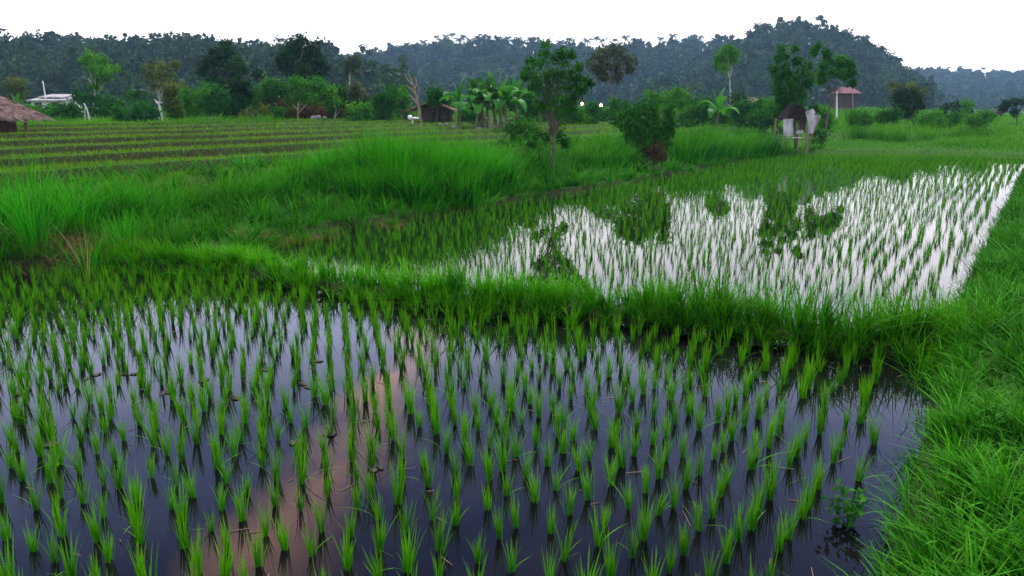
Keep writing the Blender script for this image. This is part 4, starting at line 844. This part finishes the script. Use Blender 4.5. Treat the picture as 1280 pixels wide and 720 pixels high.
# red roofed house and poles behind
def house(px, Yd, x0, x1, eave, top, wallm, roofm, label, name):
    c = at(px, 150, Yd); z = hz(c[0], Yd); e = empty(name, (c[0], Yd, z), label, 'house'); sc_ = Yd / F
    w_ = (x1 - x0) * sc_; ez = at(px, eave, Yd)[2] - z; rt = at(px, top, Yd)[2] - z
    a = Acc(); box(a, (0, 0, ez / 2), (w_ * .8, 3, ez)); obj('wall', a, M[wallm], e, smooth=False)
    a = Acc(); V = np.array([(-w_ / 2, -2, 0), (w_ / 2, -2, 0), (w_ / 2, 2, 0), (-w_ / 2, 2, 0), (-w_ * .28, -.1, rt - ez), (w_ * .28, -.1, rt - ez), (w_ * .28, .1, rt - ez), (-w_ * .28, .1, rt - ez)], float) + [0, 0, ez]
    a.add(V, [[3, 2, 1, 0], [0, 1, 5, 4], [1, 2, 6, 5], [2, 3, 7, 6], [3, 0, 4, 7], [4, 5, 6, 7]]); obj('roof', a, M[roofm], e, smooth=False)
    for dx in (-.2, .2):
        a = Acc(); box(a, (dx * w_, -1.5, ez * .62), (.9, .08, .9)); obj('window', a, M['wallwood'], e, smooth=False)
house(1054, 110, 1043, 1067, 117, 109, 'wallwood', 'redroof', 'house with faded red hipped roof behind the tree right of the shelter', 'red_roof_house')
house(932, 85, 915, 950, 132, 122, 'wallwood', 'thatch', 'brown roofed shed half hidden by shrubs before the right hill', 'brown_roof_shed')
house(1237, 130, 1228, 1246, 141, 136, 'white', 'darkthatch', 'tiny white shack with dark roof far off on the right fields', 'white_shack')
stick('white_post', 'white post standing before the red roofed house', 'post', 1046, 70, [(1046, 152), (1046, 134), (1046, 114)], .09, 'white')
stick('thin_pole', 'thin grey pole right of the white post', 'pole', 1066, 80, [(1066, 150), (1066, 130), (1066, 106)], .05, 'metal', extra=[[(1062, 108), (1070, 108)]])
# lamps
for px, py, lb in ((725, 130, 'glowing warm lamp on a short pole, the left one of two'), (748, 131.5, 'glowing warm lamp on a short pole, the right one of two')):
    Yd = 62; x = (px - CX) / F * Yd; z = hz(x, Yd); hb = at(px, py, Yd)[2] - z; e = empty('lamp', (x, Yd, z), lb, 'lamp')
    a = Acc(); tube(a, [(0, .12, -.1), (0, .12, hb + .15), (0, .0, hb + .22)], .03, 7); obj('post', a, M['metal'], e)
    a = Acc(); rr = np.random.default_rng(0); th = np.linspace(0, np.pi, 9); tube(a, np.stack([0 * th, 0 * th, hb - .11 * np.cos(th)], 1), .11 * np.sin(th) + .002, 12); obj('bulb', a, M['bulb'], e)

# ------------------------------------------------------------------ air
hz_mat, nt, N, L, out = newmat('haze_air')
pv = N('ShaderNodeVolumePrincipled'); pv.inputs['Density'].default_value = .00035; pv.inputs['Color'].default_value = (.42, .66, .97, 1); pv.inputs['Anisotropy'].default_value = 0
L(pv.outputs[0], out.inputs['Volume'])
a = Acc(); V = np.array([(sx * 1100, y_, z_) for z_ in (-3, 95) for sx, y_ in ((-1, -40), (1, -40), (1, 940), (-1, 940))], float)
a.add(V, [[3, 2, 1, 0], [4, 5, 6, 7], [0, 1, 5, 4], [1, 2, 6, 5], [2, 3, 7, 6], [3, 0, 4, 7]])
tag(obj('haze', a, hz_mat, smooth=False), 'pale blue evening haze in the valley', kind='stuff')

# ------------------------------------------------------------------ sky, sun
SUN_EL, SUN_AZ = R(52), R(12)            # the bright part of the sky: ahead and to the right
w = bpy.data.worlds.new('World'); scn.world = w; w.use_nodes = True; nt = w.node_tree; nt.nodes.clear(); N = nt.nodes.new; L = nt.links.new
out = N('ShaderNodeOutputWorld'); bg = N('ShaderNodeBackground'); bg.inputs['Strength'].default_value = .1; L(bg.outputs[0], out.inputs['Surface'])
sky = N('ShaderNodeTexSky'); sky.sky_type = 'NISHITA'; sky.sun_disc = False; sky.sun_elevation = SUN_EL; sky.sun_rotation = SUN_AZ; sky.dust_density = 2.0
tc = N('ShaderNodeTexCoord'); sep = N('ShaderNodeSeparateXYZ'); L(tc.outputs['Generated'], sep.inputs[0])
def math_(op, a, b=None, c=None, clamp=False):
    m = N('ShaderNodeMath'); m.operation = op; m.use_clamp = clamp
    for i, v in enumerate((a, b, c)):
        if v is None: continue
        if hasattr(v, 'is_output'): L(v, m.inputs[i])
        else: m.inputs[i].default_value = v
    return m.outputs[0]
def rmp(v, cols):
    r = ramp(nt, cols); r.color_ramp.interpolation = 'EASE'; L(v, r.inputs['Fac']); return r.outputs['Color']
def mixc(fac, A, B):
    m = N('ShaderNodeMix'); m.data_type = 'RGBA'
    for k, v in (('Factor', fac), ('A', A), ('B', B)):
        if hasattr(v, 'is_output'): L(v, m.inputs[k])
        else: m.inputs[k].default_value = v
    return m.outputs['Result']
veil = rmp(sep.outputs['Z'], [(0.0, (.47, .45, .46)), (.10, (.50, .47, .47)), (.19, (.54, .515, .54)), (.27, (.40, .43, .64)), (.40, (.115, .15, .30)), (.55, (.028, .048, .15)), (.62, (.06, .09, .2)), (.74, (.5, .5, .52)), (1, (.55, .55, .57))])  # unseen upper sky is made brighter here, as added fill light for the grass
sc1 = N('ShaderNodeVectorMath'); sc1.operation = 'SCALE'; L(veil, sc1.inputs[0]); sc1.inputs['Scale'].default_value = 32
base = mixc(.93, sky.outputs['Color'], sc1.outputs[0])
# clouds: coordinates on a flat cloud layer
zz = math_('ADD', sep.outputs['Z'], .02); qx = math_('DIVIDE', sep.outputs['X'], zz); qy = math_('DIVIDE', sep.outputs['Y'], zz)
cmb = N('ShaderNodeCombineXYZ'); L(qx, cmb.inputs[0]); L(qy, cmb.inputs[1])
nz = N('ShaderNodeTexNoise'); nz.inputs['Scale'].default_value = 1.6; nz.inputs['Detail'].default_value = 6; L(cmb.outputs[0], nz.inputs['Vector'])
wob = math_('MULTIPLY_ADD', nz.outputs['Fac'], .5, -.25)
nz2 = N('ShaderNodeTexNoise'); nz2.inputs['Scale'].default_value = .55; nz2.inputs['Detail'].default_value = 5; L(cmb.outputs[0], nz2.inputs['Vector'])
mot = N('ShaderNodeVectorMath'); mot.operation = 'SCALE'; L(base, mot.inputs[0]); L(math_('MULTIPLY_ADD', nz2.outputs['Fac'], .9, .55), mot.inputs['Scale']); base = mot.outputs[0]
line = math_('MULTIPLY_ADD', qy, .09, -.66); off = math_('ABSOLUTE', math_('ADD', math_('SUBTRACT', qx, line), wob))
fac = math_('SUBTRACT', 1.0, math_('DIVIDE', off, .17), None, True)
fade = math_('MULTIPLY', math_('MULTIPLY', math_('SUBTRACT', qy, 1.0), 2.0, None, True), math_('SUBTRACT', 3.9, qy, None, True))
streak = math_('MULTIPLY', math_('MULTIPLY', fac, fade), math_('MULTIPLY_ADD', nz.outputs['Fac'], 2.6, -.6, True))
pink = mixc(math_('MULTIPLY', streak, .8), base, (30, 17, 13, 1))
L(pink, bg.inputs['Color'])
sl = bpy.data.lights.new('sun', 'SUN'); sl.energy = 2.6; sl.angle = R(14); sl.color = (1, .93, .86)
so = bpy.data.objects.new('sun', sl); COL.objects.link(so)
# towards the sun: azimuth clockwise from +Y
from mathutils import Vector
ds = Vector((math.sin(SUN_AZ) * math.cos(SUN_EL), math.cos(SUN_AZ) * math.cos(SUN_EL), math.sin(SUN_EL)))
so.rotation_euler = ds.to_track_quat('Z', 'Y').to_euler()

# ------------------------------------------------------------------ camera and render
cd = bpy.data.cameras.new('camera'); cam = bpy.data.objects.new('camera', cd); COL.objects.link(cam); scn.camera = cam
cam.location = (0, 0, H); cam.rotation_euler = (math.pi / 2 - PITCH, 0, 0)
cd.sensor_width = 23.5; cd.lens = 23.5 * F / 1280; cd.clip_start = .05; cd.clip_end = 3000
cd.dof.use_dof = True; cd.dof.focus_distance = 4.6; cd.dof.aperture_fstop = 6.5
scn.view_settings.view_transform = 'Standard'; scn.view_settings.look = 'None'; scn.view_settings.exposure = .5; scn.view_settings.gamma = 1
scn.render.engine = 'CYCLES'
cy = scn.cycles; cy.max_bounces = 6; cy.diffuse_bounces = 3; cy.glossy_bounces = 3; cy.transmission_bounces = 3; cy.volume_bounces = 1; cy.caustics_reflective = False; cy.caustics_refractive = False
cy.use_denoising = True; cy.use_adaptive_sampling = True; cy.adaptive_threshold = .006
try: cy.denoiser = 'OPENIMAGEDENOISE'; cy.denoising_input_passes = 'RGB_ALBEDO_NORMAL'; cy.denoising_prefilter = 'NONE'; cy.denoising_quality = 'HIGH'
except Exception: pass
